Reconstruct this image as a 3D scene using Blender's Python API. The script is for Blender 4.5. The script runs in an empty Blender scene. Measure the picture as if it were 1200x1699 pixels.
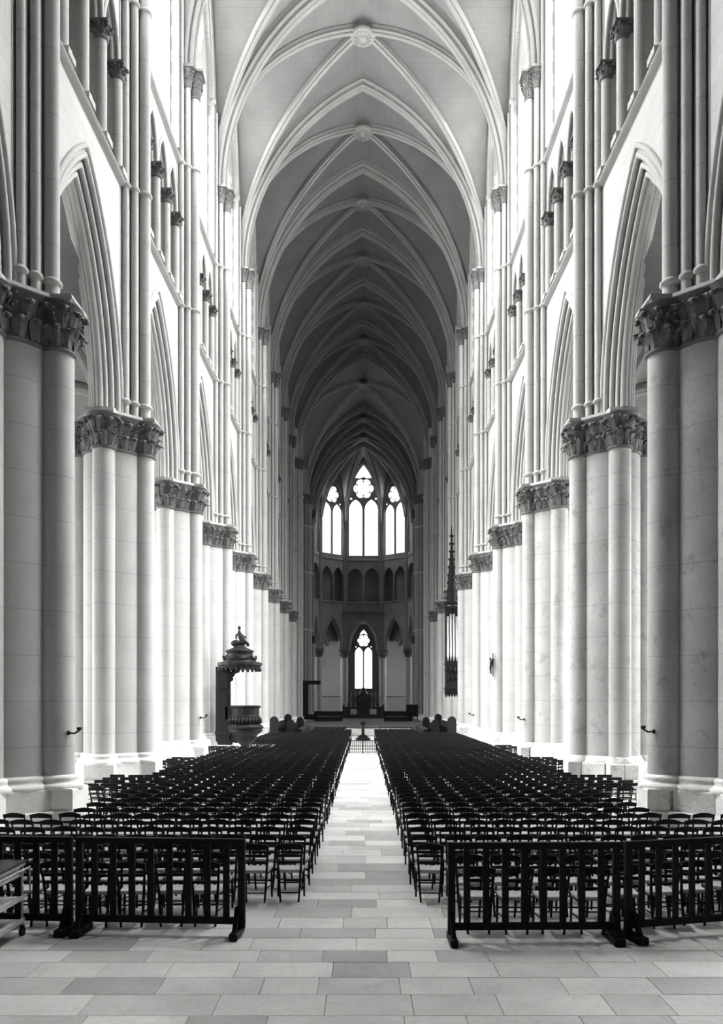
import bpy, math, random
import numpy as np
from mathutils import Vector, Matrix
from mathutils.geometry import tessellate_polygon
random.seed(7)
rng = np.random.default_rng(7)
PI = math.pi
scene = bpy.context.scene
COL = scene.collection

# ------------------------------------------------------------------ camera
F_PX, W_PX = 1352.0, 1200.0
EYE = 2.8
cam_d = bpy.data.cameras.new('camera')
cam = bpy.data.objects.new('camera', cam_d)
COL.objects.link(cam)
cam.location = (0.06, 0.0, EYE)
cam.rotation_euler = (PI / 2, 0, 0)
cam_d.sensor_fit = 'HORIZONTAL'
cam_d.sensor_width = 36.0
cam_d.lens = F_PX / W_PX * 36.0
cam_d.shift_y = (1161 - 849.5) / W_PX
cam_d.shift_x = (600 - 604) / W_PX
cam_d.clip_end = 600
cam_d.clip_start = 0.05
scene.camera = cam

# ------------------------------------------------------------------ exposure, sky, daylight
vs = scene.view_settings
vs.view_transform = 'Standard'
vs.look = 'None'
vs.gamma = 1.0
vs.use_curve_mapping = False
vs.exposure = 0.5
world = bpy.data.worlds.new('overcast_sky')
scene.world = world
world.use_nodes = True
world.node_tree.nodes['Background'].inputs[0].default_value = (1, 1, 1, 1)
world.node_tree.nodes['Background'].inputs[1].default_value = 0.1
scene.cycles.diffuse_bounces = 2

# daylight through the windows: watts per window, by bay (0 = bay in front of the first piers)
HIGH_W = {0: 20, 1: 4200, 2: 14000, 3: 15000, 4: 12500, 5: 700, 6: 500, 7: 300, 8: 300, 9: 300, 11: 200, 12: 200}
AISLE_W = {0: 10, 1: 2800, 2: 8000, 3: 7000, 4: 6500, 5: 6500, 6: 4500, 7: 3000, 8: 1500, 9: 1500, 11: 300, 12: 300}
TRANSEPT_W = 5000
AMBULATORY_W = 450
APSE_W = 1300
CHAPEL_W = 200

# ------------------------------------------------------------------ main measures
BAY = 7.2
def py(k): return 16.9 + BAY * (k - 1)          # distance of pier line k
NAVE_X = 7.35                                   # pier axis
WALL_W = 6.95                                   # wall face above the arcade
Z_CAP = 11.0                                    # top of the arcade capitals
Z_STR1 = 17.7                                   # sill of the triforium
Z_STR2 = 23.1                                   # sill of the clerestory
Z_SPR = 26.8                                    # springing of the high vault
VA, VRISE = 7.0, 10.85
VR = (VA * VA + VRISE * VRISE) / (2 * VA)
Y_CROSS0, Y_CROSS1 = py(10), py(12)
Y_APSE = Y_CROSS1 + 2 * BAY
R_APSE = 7.0
def zx(x):
    x = np.minimum(np.abs(x), VA)
    return Z_SPR + np.sqrt(np.maximum(VR * VR - (x + VR - VA) ** 2, 0))

# ------------------------------------------------------------------ mesh helpers
class MB:
    def __init__(self):
        self.v = []; self.f = []; self.m = []; self.s = []; self.n = 0
    def add(self, verts, faces, mat=0, smooth=False):
        verts = np.asarray(verts, float).reshape(-1, 3)
        o = self.n
        self.v.append(verts)
        self.n += len(verts)
        for f in faces:
            self.f.append(tuple(i + o for i in f)); self.m.append(mat); self.s.append(smooth)
        return self
    def box(self, c, size, mat=0, rot=None, bevel=0.0):
        sx, sy, sz = [s / 2 for s in size]
        if bevel > 0:
            b = min(bevel, sx * .9, sy * .9, sz * .9)
            pts = []; 
            ring = [(sx - b, sy), (-(sx - b), sy), (-sx, sy - b), (-sx, -(sy - b)), (-(sx - b), -sy), (sx - b, -sy), (sx, -(sy - b)), (sx, sy - b)]
            inn = [(x * (sx - b) / sx if abs(x) == sx else x, y * (sy - b) / sy if abs(y) == sy else y) for x, y in ring]
            for z, r in ((-sz, inn), (-(sz - b), ring), (sz - b, ring), (sz, inn)):
                pts += [(x, y, z) for x, y in r]
            faces = [tuple(range(7, -1, -1)), tuple(range(24, 32))]
            for l in range(3):
                for i in range(8):
                    j = (i + 1) % 8
                    faces.append((l * 8 + i, l * 8 + j, l * 8 + 8 + j, l * 8 + 8 + i))
            v = np.array(pts)
        else:
            v = np.array([(x, y, z) for x in (-sx, sx) for y in (-sy, sy) for z in (-sz, sz)])
            faces = [(0, 1, 3, 2), (4, 6, 7, 5), (0, 4, 5, 1), (2, 3, 7, 6), (0, 2, 6, 4), (1, 5, 7, 3)]
        if rot is not None:
            v = v @ np.array(rot).T
        return self.add(v + np.array(c), faces, mat)
    def bar(self, p0, p1, w, h, mat=0, up=(0, 0, 1)):
        p0 = Vector(p0); p1 = Vector(p1)
        d = (p1 - p0); L = d.length; d.normalize()
        u = Vector(up)
        if abs(d.dot(u)) > .99: u = Vector((0, 1, 0))
        s = d.cross(u).normalized(); t = s.cross(d)
        M = np.array([[d[i], s[i], t[i]] for i in range(3)])
        return self.box((p0 + p1) / 2, (L, w, h), mat, M)
    def tube(self, pts, r, n=8, mat=0, smooth=True, caps=True):
        pts = [Vector(p) for p in pts]
        rs = r if hasattr(r, '__len__') else [r] * len(pts)
        V = []; F = []
        prev = None
        for i, p in enumerate(pts):
            a = pts[max(i - 1, 0)]; b = pts[min(i + 1, len(pts) - 1)]
            d = (b - a).normalized()
            if prev is None:
                u = Vector((0, 0, 1)) if abs(d.z) < .9 else Vector((1, 0, 0))
                s = d.cross(u).normalized()
            else:
                s = (prev - d * prev.dot(d)).normalized()
            prev = s
            t = d.cross(s)
            for k in range(n):
                a_ = 2 * PI * k / n
                V.append(p + (s * math.cos(a_) + t * math.sin(a_)) * rs[i])
        for i in range(len(pts) - 1):
            for k in range(n):
                j = (k + 1) % n
                F.append((i * n + k, i * n + j, i * n + n + j, i * n + n + k))
        self.add([tuple(v) for v in V], F, mat, smooth)
        if caps:
            o = self.n - len(V)
            self.f += [tuple(o + k for k in range(n - 1, -1, -1)), tuple(o + (len(pts) - 1) * n + k for k in range(n))]
            self.m += [mat, mat]; self.s += [False, False]
        return self
    def lathe(self, prof, n=24, c=(0, 0, 0), mat=0, a0=0.0, a1=2 * PI, smooth=True):
        full = abs(a1 - a0 - 2 * PI) < 1e-6
        m = n if full else n + 1
        ang = np.array([a0 + (a1 - a0) * k / n for k in range(m)])
        V = []
        for r, z in prof:
            V.append(np.stack([r * np.cos(ang), r * np.sin(ang), np.full(m, z)], 1))
        V = np.concatenate(V) + np.array(c)
        F = []
        for i in range(len(prof) - 1):
            for k in range(n):
                j = (k + 1) % m
                F.append((i * m + k, i * m + j, i * m + m + j, i * m + m + k))
        return self.add(V, F, mat, smooth)
    def prism(self, poly, z0, z1, mat=0, s0=1.0, s1=1.0, c=(0, 0)):
        n = len(poly)
        P = np.array(poly, float)
        V = np.concatenate([np.c_[P * s0 + np.array(c), np.full(n, z0)], np.c_[P * s1 + np.array(c), np.full(n, z1)]])
        F = [(i, (i + 1) % n, n + (i + 1) % n, n + i) for i in range(n)]
        tri = tessellate_polygon([[Vector((x, y, 0)) for x, y in poly]])
        F += [tuple(t) for t in tri] + [tuple(n + i for i in t) for t in tri]
        return self.add(V, F, mat)
    def plate(self, outer, holes, w0, w1, mat=0, back=True):
        """polygon in (u, z) with holes, extruded along w (second axis)"""
        rings = [outer] + list(holes)
        tri = tessellate_polygon([[Vector((u, z, 0)) for u, z in r] for r in rings])
        pts = [p for r in rings for p in r]
        n = len(pts)
        V = [(u, w0, z) for u, z in pts] + [(u, w1, z) for u, z in pts]
        F = [tuple(t) for t in tri]
        if back: F += [tuple(n + i for i in t[::-1]) for t in tri]
        o = 0
        for r in rings:
            k = len(r)
            F += [(o + i, o + (i + 1) % k, n + o + (i + 1) % k, n + o + i) for i in range(k)]
            o += k
        return self.add(V, F, mat)
    def sweep_arch(self, prof, s, R, zs, n=18, mat=0, smooth=False, closed=True, stilt=0.0):
        """profile points (w, rho); rho measured inward from an arch of half-span s and radius R; arch in (u, z)"""
        V = []; 
        cols = None
        for w, rho in prof:
            r = R - rho; uc = s - R
            te = math.acos(min(1, max(-1, -uc / r)))
            th = np.linspace(0, te, n)
            u = uc + r * np.cos(th); z = zs + r * np.sin(th)
            u[-1] = 0
            U = np.concatenate([u, -u[-2::-1]]); Z = np.concatenate([z, z[-2::-1]])
            if stilt:
                U = np.concatenate([[U[0]], U, [U[-1]]]); Z = np.concatenate([[zs - stilt], Z, [zs - stilt]])
            cols = len(U)
            V.append(np.stack([U, np.full(cols, w), Z], 1))
        k = len(prof)
        F = []
        for i in range(k if closed else k - 1):
            j = (i + 1) % k
            for c in range(cols - 1):
                F.append((i * cols + c, i * cols + c + 1, j * cols + c + 1, j * cols + c))
        return self.add(np.concatenate(V), F, mat, smooth)
    def grid(self, P, mat=0, smooth=True):
        a, b = P.shape[:2]
        F = [(i * b + j, i * b + j + 1, i * b + b + j + 1, i * b + b + j) for i in range(a - 1) for j in range(b - 1)]
        return self.add(P.reshape(-1, 3), F, mat, smooth)
    def blob(self, c, r, n=6, mat=0):
        rx, ry, rz = r if hasattr(r, '__len__') else (r, r, r)
        V = [(c[0], c[1], c[2] - rz)]; F = []
        rows = max(3, n // 2 + 1)
        for i in range(1, rows):
            a = PI * i / rows - PI / 2
            for k in range(n):
                b = 2 * PI * k / n
                V.append((c[0] + rx * math.cos(a) * math.cos(b), c[1] + ry * math.cos(a) * math.sin(b), c[2] + rz * math.sin(a)))
        V.append((c[0], c[1], c[2] + rz))
        for k in range(n):
            j = (k + 1) % n
            F.append((0, 1 + j, 1 + k))
            for i in range(rows - 2):
                F.append((1 + i * n + k, 1 + i * n + j, 1 + (i + 1) * n + j, 1 + (i + 1) * n + k))
            F.append((1 + (rows - 2) * n + k, 1 + (rows - 2) * n + j, len(V) - 1))
        return self.add(V, F, mat, True)
    def mesh(self, name, mats):
        me = bpy.data.meshes.new(name)
        V = np.concatenate(self.v)
        me.from_pydata(V.tolist(), [], self.f)
        for m in (mats if isinstance(mats, (list, tuple)) else [mats]):
            me.materials.append(m)
        me.polygons.foreach_set('material_index', self.m)
        me.polygons.foreach_set('use_smooth', self.s)
        me.update()
        return me

def obj(name, me, parent=None, loc=(0, 0, 0), rz=0.0, **props):
    if isinstance(me, tuple): me = me[0].mesh(name, me[1])
    o = bpy.data.objects.new(name, me)
    COL.objects.link(o)
    o.location = loc
    o.rotation_euler = (0, 0, rz)
    if parent is not None: o.parent = parent
    for k, v in props.items(): o[k] = v
    return o
def thing(name, label, cat, loc=(0, 0, 0), rz=0.0, group=None):
    o = obj(name, None, None, loc, rz, label=label, category=cat)
    if group: o['group'] = group
    return o
def struct(name, label, me=None, cat='wall', loc=(0, 0, 0), rz=0.0):
    return obj(name, me, None, loc, rz, label=label, category=cat, kind='structure')
def circle_prof(w, rho, r, n=8):
    return [(w + r * math.cos(2 * PI * k / n), rho + r * math.sin(2 * PI * k / n)) for k in range(n)]
def arch_pts(s, z0, zs, zap, n=12):
    """closed pointed arch outline (u, z) from sill z0 with half-span s"""
    h = zap - zs
    R = (s * s + h * h) / (2 * s)
    th = np.linspace(0, math.acos((R - s) / R), n)
    u = s - R + R * np.cos(th); z = zs + R * np.sin(th)
    u[-1] = 0
    pts = [(s, z0)] + list(zip(u, z)) + [(-a, b) for a, b in list(zip(u, z))[-2::-1]] + [(-s, z0)]
    return [(float(a), float(b)) for a, b in pts]

# ------------------------------------------------------------------ materials
def new_mat(name):
    m = bpy.data.materials.new(name); m.use_nodes = True
    nt = m.node_tree
    return m, nt, nt.nodes['Principled BSDF']
def nd(nt, t, **kw):
    n = nt.nodes.new(t)
    for k, v in kw.items(): setattr(n, k, v)
    return n
def g(v): return (v, v * .99, v * .965, 1)
def stone(name, base, var=.1, rough=.85, joint=None, bump=.25, scale=1.0, rand=0.0, stain=0.0, jc=.72):
    """joint: ('z', pitch) horizontal joints, ('ashlar', w, h, axis) block joints"""
    m, nt, b = new_mat(name)
    L = nt.links.new
    tc = nd(nt, 'ShaderNodeTexCoord')
    n1 = nd(nt, 'ShaderNodeTexNoise'); n1.inputs['Scale'].default_value = .9 * scale; n1.inputs['Detail'].default_value = 6
    n2 = nd(nt, 'ShaderNodeTexNoise'); n2.inputs['Scale'].default_value = 14 * scale; n2.inputs['Detail'].default_value = 4
    oi = nd(nt, 'ShaderNodeObjectInfo')
    off = nd(nt, 'ShaderNodeVectorMath', operation='ADD')
    sc = nd(nt, 'ShaderNodeVectorMath', operation='SCALE')
    cmb = nd(nt, 'ShaderNodeCombineXYZ')
    L(oi.outputs['Random'], cmb.inputs[0]); L(oi.outputs['Random'], cmb.inputs[1])
    L(cmb.outputs[0], sc.inputs[0]); sc.inputs['Scale'].default_value = 37.0
    L(tc.outputs['Object'], off.inputs[0]); L(sc.outputs[0], off.inputs[1])
    L(off.outputs[0], n1.inputs['Vector']); L(off.outputs[0], n2.inputs['Vector'])
    r1 = nd(nt, 'ShaderNodeMapRange'); r1.inputs['From Min'].default_value = .3; r1.inputs['From Max'].default_value = .7
    r1.inputs['To Min'].default_value = base * (1 - var); r1.inputs['To Max'].default_value = base * (1 + var)
    L(n1.outputs['Fac'], r1.inputs['Value'])
    r2 = nd(nt, 'ShaderNodeMapRange'); r2.inputs['From Min'].default_value = .3; r2.inputs['From Max'].default_value = .7
    r2.inputs['To Min'].default_value = 1 - var * .6; r2.inputs['To Max'].default_value = 1 + var * .4
    L(n2.outputs['Fac'], r2.inputs['Value'])
    mul = nd(nt, 'ShaderNodeMath', operation='MULTIPLY')
    L(r1.outputs[0], mul.inputs[0]); L(r2.outputs[0], mul.inputs[1])
    val = mul.outputs[0]
    if rand:
        rr = nd(nt, 'ShaderNodeMapRange'); rr.inputs['To Min'].default_value = 1 - rand; rr.inputs['To Max'].default_value = 1 + rand * .35
        L(oi.outputs['Random'], rr.inputs['Value'])
        mm = nd(nt, 'ShaderNodeMath', operation='MULTIPLY'); L(val, mm.inputs[0]); L(rr.outputs[0], mm.inputs[1]); val = mm.outputs[0]
    if stain:
        n3 = nd(nt, 'ShaderNodeTexNoise'); n3.inputs['Scale'].default_value = 2.3; n3.inputs['Detail'].default_value = 8; n3.inputs['Roughness'].default_value = .7
        L(off.outputs[0], n3.inputs['Vector'])
        rs = nd(nt, 'ShaderNodeMapRange'); rs.inputs['From Min'].default_value = .56; rs.inputs['From Max'].default_value = .66
        rs.inputs['To Min'].default_value = 1; rs.inputs['To Max'].default_value = 1 - stain
        L(n3.outputs['Fac'], rs.inputs['Value'])
        mm = nd(nt, 'ShaderNodeMath', operation='MULTIPLY'); L(val, mm.inputs[0]); L(rs.outputs[0], mm.inputs[1]); val = mm.outputs[0]
    hgt = n2.outputs['Fac']
    if joint:
        sx = nd(nt, 'ShaderNodeSeparateXYZ'); L(tc.outputs['Object'], sx.inputs[0])
        if joint[0] == 'z':
            d = nd(nt, 'ShaderNodeMath', operation='DIVIDE'); L(sx.outputs[2], d.inputs[0]); d.inputs[1].default_value = joint[1]
            fr = nd(nt, 'ShaderNodeMath', operation='FRACT'); L(d.outputs[0], fr.inputs[0])
            gt = nd(nt, 'ShaderNodeMath', operation='GREATER_THAN'); L(fr.outputs[0], gt.inputs[0]); gt.inputs[1].default_value = joint[2] / joint[1]
            fac = gt.outputs[0]
        else:
            cb = nd(nt, 'ShaderNodeCombineXYZ')
            L(sx.outputs[joint[3]], cb.inputs[0]); L(sx.outputs[2], cb.inputs[1])
            br = nd(nt, 'ShaderNodeTexBrick'); L(cb.outputs[0], br.inputs['Vector'])
            br.inputs['Color1'].default_value = (1, 1, 1, 1); br.inputs['Color2'].default_value = (.93, .93, .93, 1); br.inputs['Mortar'].default_value = (0, 0, 0, 1)
            br.inputs['Scale'].default_value = 1; br.inputs['Mortar Size'].default_value = .008; br.inputs['Mortar Smooth'].default_value = .2
            br.inputs['Brick Width'].default_value = joint[1]; br.inputs['Row Height'].default_value = joint[2]
            fac = br.outputs['Color']
        rj = nd(nt, 'ShaderNodeMapRange'); rj.inputs['To Min'].default_value = jc; rj.inputs['To Max'].default_value = 1
        L(fac, rj.inputs['Value'])
        mm = nd(nt, 'ShaderNodeMath', operation='MULTIPLY'); L(val, mm.inputs[0]); L(rj.outputs[0], mm.inputs[1]); val = mm.outputs[0]
        ad = nd(nt, 'ShaderNodeMath', operation='MULTIPLY_ADD'); L(hgt, ad.inputs[0]); ad.inputs[1].default_value = .4; L(fac, ad.inputs[2]); hgt = ad.outputs[0]
    cc = nd(nt, 'ShaderNodeCombineColor')
    warm = nd(nt, 'ShaderNodeMath', operation='MULTIPLY'); L(val, warm.inputs[0]); warm.inputs[1].default_value = .975
    L(val, cc.inputs[0]); L(val, cc.inputs[1]); L(warm.outputs[0], cc.inputs[2])
    L(cc.outputs[0], b.inputs['Base Color'])
    b.inputs['Roughness'].default_value = rough
    b.inputs['Specular IOR Level'].default_value = .25
    bp = nd(nt, 'ShaderNodeBump'); bp.inputs['Strength'].default_value = bump; bp.inputs['Distance'].default_value = .02
    L(hgt, bp.inputs['Height']); L(bp.outputs[0], b.inputs['Normal'])
    return m
def plain(name, v, rough=.6, metal=0.0, var=.25, scale=8.0, stretch=(1, 1, 1)):
    m, nt, b = new_mat(name); L = nt.links.new
    tc = nd(nt, 'ShaderNodeTexCoord'); mp = nd(nt, 'ShaderNodeMapping'); mp.inputs['Scale'].default_value = stretch
    n1 = nd(nt, 'ShaderNodeTexNoise'); n1.inputs['Scale'].default_value = scale; n1.inputs['Detail'].default_value = 5
    L(tc.outputs['Object'], mp.inputs[0]); L(mp.outputs[0], n1.inputs['Vector'])
    cr = nd(nt, 'ShaderNodeMapRange'); cr.inputs['From Min'].default_value = .3; cr.inputs['From Max'].default_value = .7
    cr.inputs['To Min'].default_value = v * (1 - var); cr.inputs['To Max'].default_value = v * (1 + var)
    L(n1.outputs['Fac'], cr.inputs['Value'])
    cc = nd(nt, 'ShaderNodeCombineColor')
    for i in range(3): L(cr.outputs[0], cc.inputs[i])
    L(cc.outputs[0], b.inputs['Base Color'])
    b.inputs['Roughness'].default_value = rough; b.inputs['Metallic'].default_value = metal
    b.inputs['Specular IOR Level'].default_value = .12
    bp = nd(nt, 'ShaderNodeBump'); bp.inputs['Strength'].default_value = .2; bp.inputs['Distance'].default_value = .004
    L(n1.outputs['Fac'], bp.inputs['Height']); L(bp.outputs[0], b.inputs['Normal'])
    return m
def glass_mat(name, emit, clear=.5, painted=0.0):
    """daylit leaded glass: glows with the sky behind it and lets daylight through"""
    m, nt, b = new_mat(name); L = nt.links.new
    nt.nodes.remove(b)
    out = nt.nodes['Material Output']
    em = nd(nt, 'ShaderNodeEmission'); tr = nd(nt, 'ShaderNodeBsdfTransparent'); mx = nd(nt, 'ShaderNodeMixShader')
    tc = nd(nt, 'ShaderNodeTexCoord')
    sx = nd(nt, 'ShaderNodeSeparateXYZ'); L(tc.outputs['Object'], sx.inputs[0])
    cb = nd(nt, 'ShaderNodeCombineXYZ'); L(sx.outputs[0], cb.inputs[0]); L(sx.outputs[2], cb.inputs[1])
    br = nd(nt, 'ShaderNodeTexBrick'); L(cb.outputs[0], br.inputs['Vector'])
    br.offset = 0.0
    br.inputs['Color1'].default_value = (1, 1, 1, 1); br.inputs['Color2'].default_value = (.86, .86, .86, 1); br.inputs['Mortar'].default_value = (.25, .25, .25, 1)
    br.inputs['Scale'].default_value = 1; br.inputs['Mortar Size'].default_value = .022; br.inputs['Brick Width'].default_value = 40; br.inputs['Row Height'].default_value = .72
    no = nd(nt, 'ShaderNodeTexNoise'); no.inputs['Scale'].default_value = 2.6; no.inputs['Detail'].default_value = 5; L(tc.outputs['Object'], no.inputs['Vector'])
    rg = nd(nt, 'ShaderNodeMapRange'); rg.inputs['From Min'].default_value = .62; rg.inputs['From Max'].default_value = .7
    rg.inputs['To Min'].default_value = 1; rg.inputs['To Max'].default_value = 1 - painted
    L(no.outputs['Fac'], rg.inputs['Value'])
    mu = nd(nt, 'ShaderNodeMix', data_type='RGBA', blend_type='MULTIPLY'); mu.inputs['Factor'].default_value = 1
    L(br.outputs['Color'], mu.inputs[6]); L(rg.outputs[0], mu.inputs[7])
    L(mu.outputs[2], em.inputs['Color']); em.inputs['Strength'].default_value = emit
    mx.inputs[0].default_value = clear
    L(em.outputs[0], mx.inputs[1]); L(tr.outputs[0], mx.inputs[2]); L(mx.outputs[0], out.inputs['Surface'])
    return m

M_COL = stone('column_stone', .38, .08, joint=('z', .92, .014), bump=.25)
M_COLR = stone('column_stone_worn', .35, .13, joint=('z', .92, .016), bump=.35, stain=.25)
M_SHAFT = stone('shaft_stone', .38, .07, joint=('z', 1.35, .02), bump=.2)
M_WALL = stone('wall_stone', .41, .07, joint=('ashlar', 1.05, .45, 0), bump=.2)
M_MOULD = stone('moulding_stone', .37, .08, bump=.2)
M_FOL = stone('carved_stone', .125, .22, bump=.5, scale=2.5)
M_PLINTH = stone('plinth_stone', .60, .10, bump=.3, stain=.12)
M_PLINTHR = stone('plinth_stone_worn', .56, .2, bump=.9, stain=.35, scale=1.6)
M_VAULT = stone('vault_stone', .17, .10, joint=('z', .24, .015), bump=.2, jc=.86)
M_RIB = stone('rib_stone', .24, .08, bump=.2)
M_SLAB = stone('paving_stone', .66, .12, rough=.55, bump=.12, rand=.38, stain=.10, scale=1.4)
M_GROUT = stone('paving_bed', .40, .15, joint=None)
M_PAVE = stone('paving_far', .55, .1, rough=.6, bump=.1)
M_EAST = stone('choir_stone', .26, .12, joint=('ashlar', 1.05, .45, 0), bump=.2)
M_WEST = stone('west_shade_stone', .10, .12, joint=('ashlar', 1.05, .45, 0), bump=.2)  # unlit west end's shade put into its colour, so less light bounces back
M_CHOIR = stone('choir_floor_dark', .07, .25, rough=.7, bump=.1)
M_WOOD = plain('dark_wood', .011, .55, stretch=(6, 6, 1))
M_WOOD2 = plain('carved_oak', .012, .5, stretch=(6, 6, 1))
M_RUSH = plain('woven_rush', .40, .85, var=.3, scale=40, stretch=(1, 6, 1))
M_IRON = plain('wrought_iron', .02, .5, .3)
M_BRASS = plain('aged_brass', .25, .35, .8)
M_PAINT = plain('cream_paint', .50, .5, var=.08)
M_TOP = plain('dark_table_top', .06, .3, var=.2)
M_RUBBER = plain('caster_rubber', .02, .7)
M_GILT = plain('organ_pipe_metal', .55, .3, .6, var=.1)
M_MARBLE = plain('dark_marble', .05, .35, var=.5, scale=3)
M_CLOTH = plain('pale_linen', .5, .9, var=.1)
G_CLEAR = glass_mat('clear_glass', 21.0, .5)
G_AISLE = glass_mat('aisle_glass', 3.0, .6)
G_STAIN = glass_mat('stained_glass_dim', .10, .35, .5)
G_APSE = glass_mat('apse_glass', 2.2, .4, .65)

# ------------------------------------------------------------------ window generator
def foil(cx, cz, r, lobes, n=8, rot=0.0, depth=.42):
    """lobed opening outline"""
    pts = []
    rl = r * depth; rc = r - rl
    for k in range(lobes):
        a = rot + 2 * PI * k / lobes
        for i in range(n):
            b = a + (i / (n - 1) - .5) * (PI + 2 * PI / lobes) * .86
            pts.append((cx + rc * math.cos(a) + rl * math.cos(b), cz + rc * math.sin(a) + rl * math.sin(b)))
    return pts
def circle_pts(cx, cz, r, n=10): return [(cx + r * math.cos(2 * PI * k / n), cz + r * math.sin(2 * PI * k / n)) for k in range(n)]
def tracery_parts(s, z0, zs, zap, bar=.2, mullion=.26, top=True):
    """outline and openings of a two-light window with a six-lobed rose"""
    outer = arch_pts(s, z0, zs, zap)
    h = zap - zs
    holes = []
    lw = (s - bar - mullion / 2) / 2
    cu = mullion / 2 + lw
    lz = zs - .95 * lw
    la = lz + lw * 1.57
    lan = arch_pts(lw, z0 + bar, lz, la, 7)
    holes.append([(u + cu, z) for u, z in lan]); holes.append([(u - cu, z) for u, z in lan])
    R = (s * s + h * h) / (2 * s)
    rr = min(.66 * s, (zap - la) * .40)
    rz = la + rr * 1.07
    holes.append(foil(0, rz, rr, 6, 7, PI / 6 * 0))
    for sg in (-1, 1):
        holes.append(circle_pts(sg * s * .80, la + .02 * h, s * .075, 7))
    
    if top:
        # open head above the rose
        lim = rz + rr * .96
        hd = [(u * (1 - bar / s), z - bar) for u, z in arch_pts(s, z0, zs, zap)]
        hi = [(u, z) for u, z in hd if z > lim]
        if len(hi) >= 3:
            holes.append(hi + [(-rr * .34, lim + .06 * rr), (0, lim + .18 * rr), (rr * .34, lim + .06 * rr)])
    return outer, holes
WIN_N = [0]
def make_window_meshes(tag, s, z0, zs, zap, thick, stone_m, glass_m, **kw):
    outer, holes = tracery_parts(s, z0, zs, zap, **kw)
    tb = MB().plate(outer, holes, -thick / 2, thick / 2)
    tr = tb.mesh('tracery_' + tag, stone_m)
    panes = []
    for h in holes:
        c = np.mean(np.array(h), 0)
        hh = [(c[0] + (u - c[0]) * 1.02, c[1] + (z - c[1]) * 1.01) for u, z in h]
        tri = tessellate_polygon([[Vector((u, z, 0)) for u, z in hh]])
        mb = MB().add([(u, 0, z) for u, z in hh], [tuple(t) for t in tri])
        panes.append(mb.mesh('pane_' + tag, glass_m))
    return tr, panes
def place_window(meshes, loc, rz, label):
    WIN_N[0] += 1
    w = struct('window_%d' % WIN_N[0], label, None, 'window', loc, rz)
    obj('tracery', meshes[0], w)
    for p in meshes[1]: obj('pane', p, w)
    return w
def daylight(loc, rz, w, h, power, tilt, spread=180, name='daylight'):
    """sky outside a window: an area lamp beyond the glass, looking in and down; rz turns -y(in) """
    d = bpy.data.lights.new(name, 'AREA'); d.shape = 'RECTANGLE'; d.size = w; d.size_y = h
    d.energy = power
    d.spread = math.radians(spread)
    o = bpy.data.objects.new(name, d); COL.objects.link(o)
    o.location = loc
    # lamp looks along local -z; aim it along -w direction
    inward = Vector((math.sin(rz), -math.cos(rz), 0))
    dirv = (inward * math.cos(tilt) + Vector((0, 0, -math.sin(tilt)))).normalized()
    o.rotation_euler = dirv.to_track_quat('-Z', 'Z').to_euler()
    return o
# frames: local u along the wall, local w (= y) pointing out of the nave
RZ = {-1: PI / 2, 1: -PI / 2}
SIDE = {-1: 'left', 1: 'right'}
ORD = ['nearest', 'second', 'third', 'fourth', 'fifth', 'sixth', 'seventh', 'eighth', 'ninth', 'tenth', 'eleventh', 'twelfth', 'thirteenth', 'fourteenth', 'fifteenth', 'sixteenth', 'seventeenth', 'eighteenth', 'nineteenth', 'twentieth']

# ------------------------------------------------------------------ floor
floor = struct('floor', 'pale stone paved floor of the nave', None, 'floor')
fb = MB(); fb.box((0, 55, -.17), (40, 160, .3)); obj('paving_bed', (fb, M_PAVE), floor)
def slab_mesh():
    return MB().box((0, 0, 0), (1, 1, 1), bevel=.012).mesh('slab', M_SLAB)
slab_cache = {}
def slab(x0, x1, y0, y1):
    key = (round(x1 - x0, 2), round(y1 - y0, 2))
    if key not in slab_cache:
        slab_cache[key] = MB().box((0, 0, 0), (key[0] - .007, key[1] - .007, .06), bevel=.003).mesh('slab', M_SLAB)
    obj('slab', slab_cache[key], floor, ((x0 + x1) / 2, (y0 + y1) / 2, -.03 + random.uniform(-.002, .002)))
y = 5.9; nslab = 0
while y < 43:
    dp = random.choice([.40, .44, .48, .52]) if y < 13 else random.choice([.52, .6, .68])
    half = min(5.2, y * .47 + .6) if y < 10.9 else .92
    x = -half - random.choice([0, .2, .4, .6])
    while x < half:
        w = random.choice([.55, .7, .8, .9, 1.0, 1.2])
        if y >= 10.9:
            if x + w > half - .4: w = round(half - x, 2)
            w = max(.4, w)
        if nslab < 298:
            slab(x, x + w, y, y + dp); nslab += 1
        x += w
    y += dp
ysl_end = y
# paving under the chairs and beyond: one mass of slabs
pv = MB()
for sgn in (-1, 1):
    y = 10.9
    while y < 30:
        x = .95 + random.uniform(0, .5)
        while x < 8.5:
            w = random.choice([.7, .9, 1.1])
            pv.box((sgn * (x + w / 2), y + .3, -.03), (w - .012, .588, .05)); x += w
        y += .6
obj('paving', (pv, M_PAVE), floor, kind='stuff')

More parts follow.
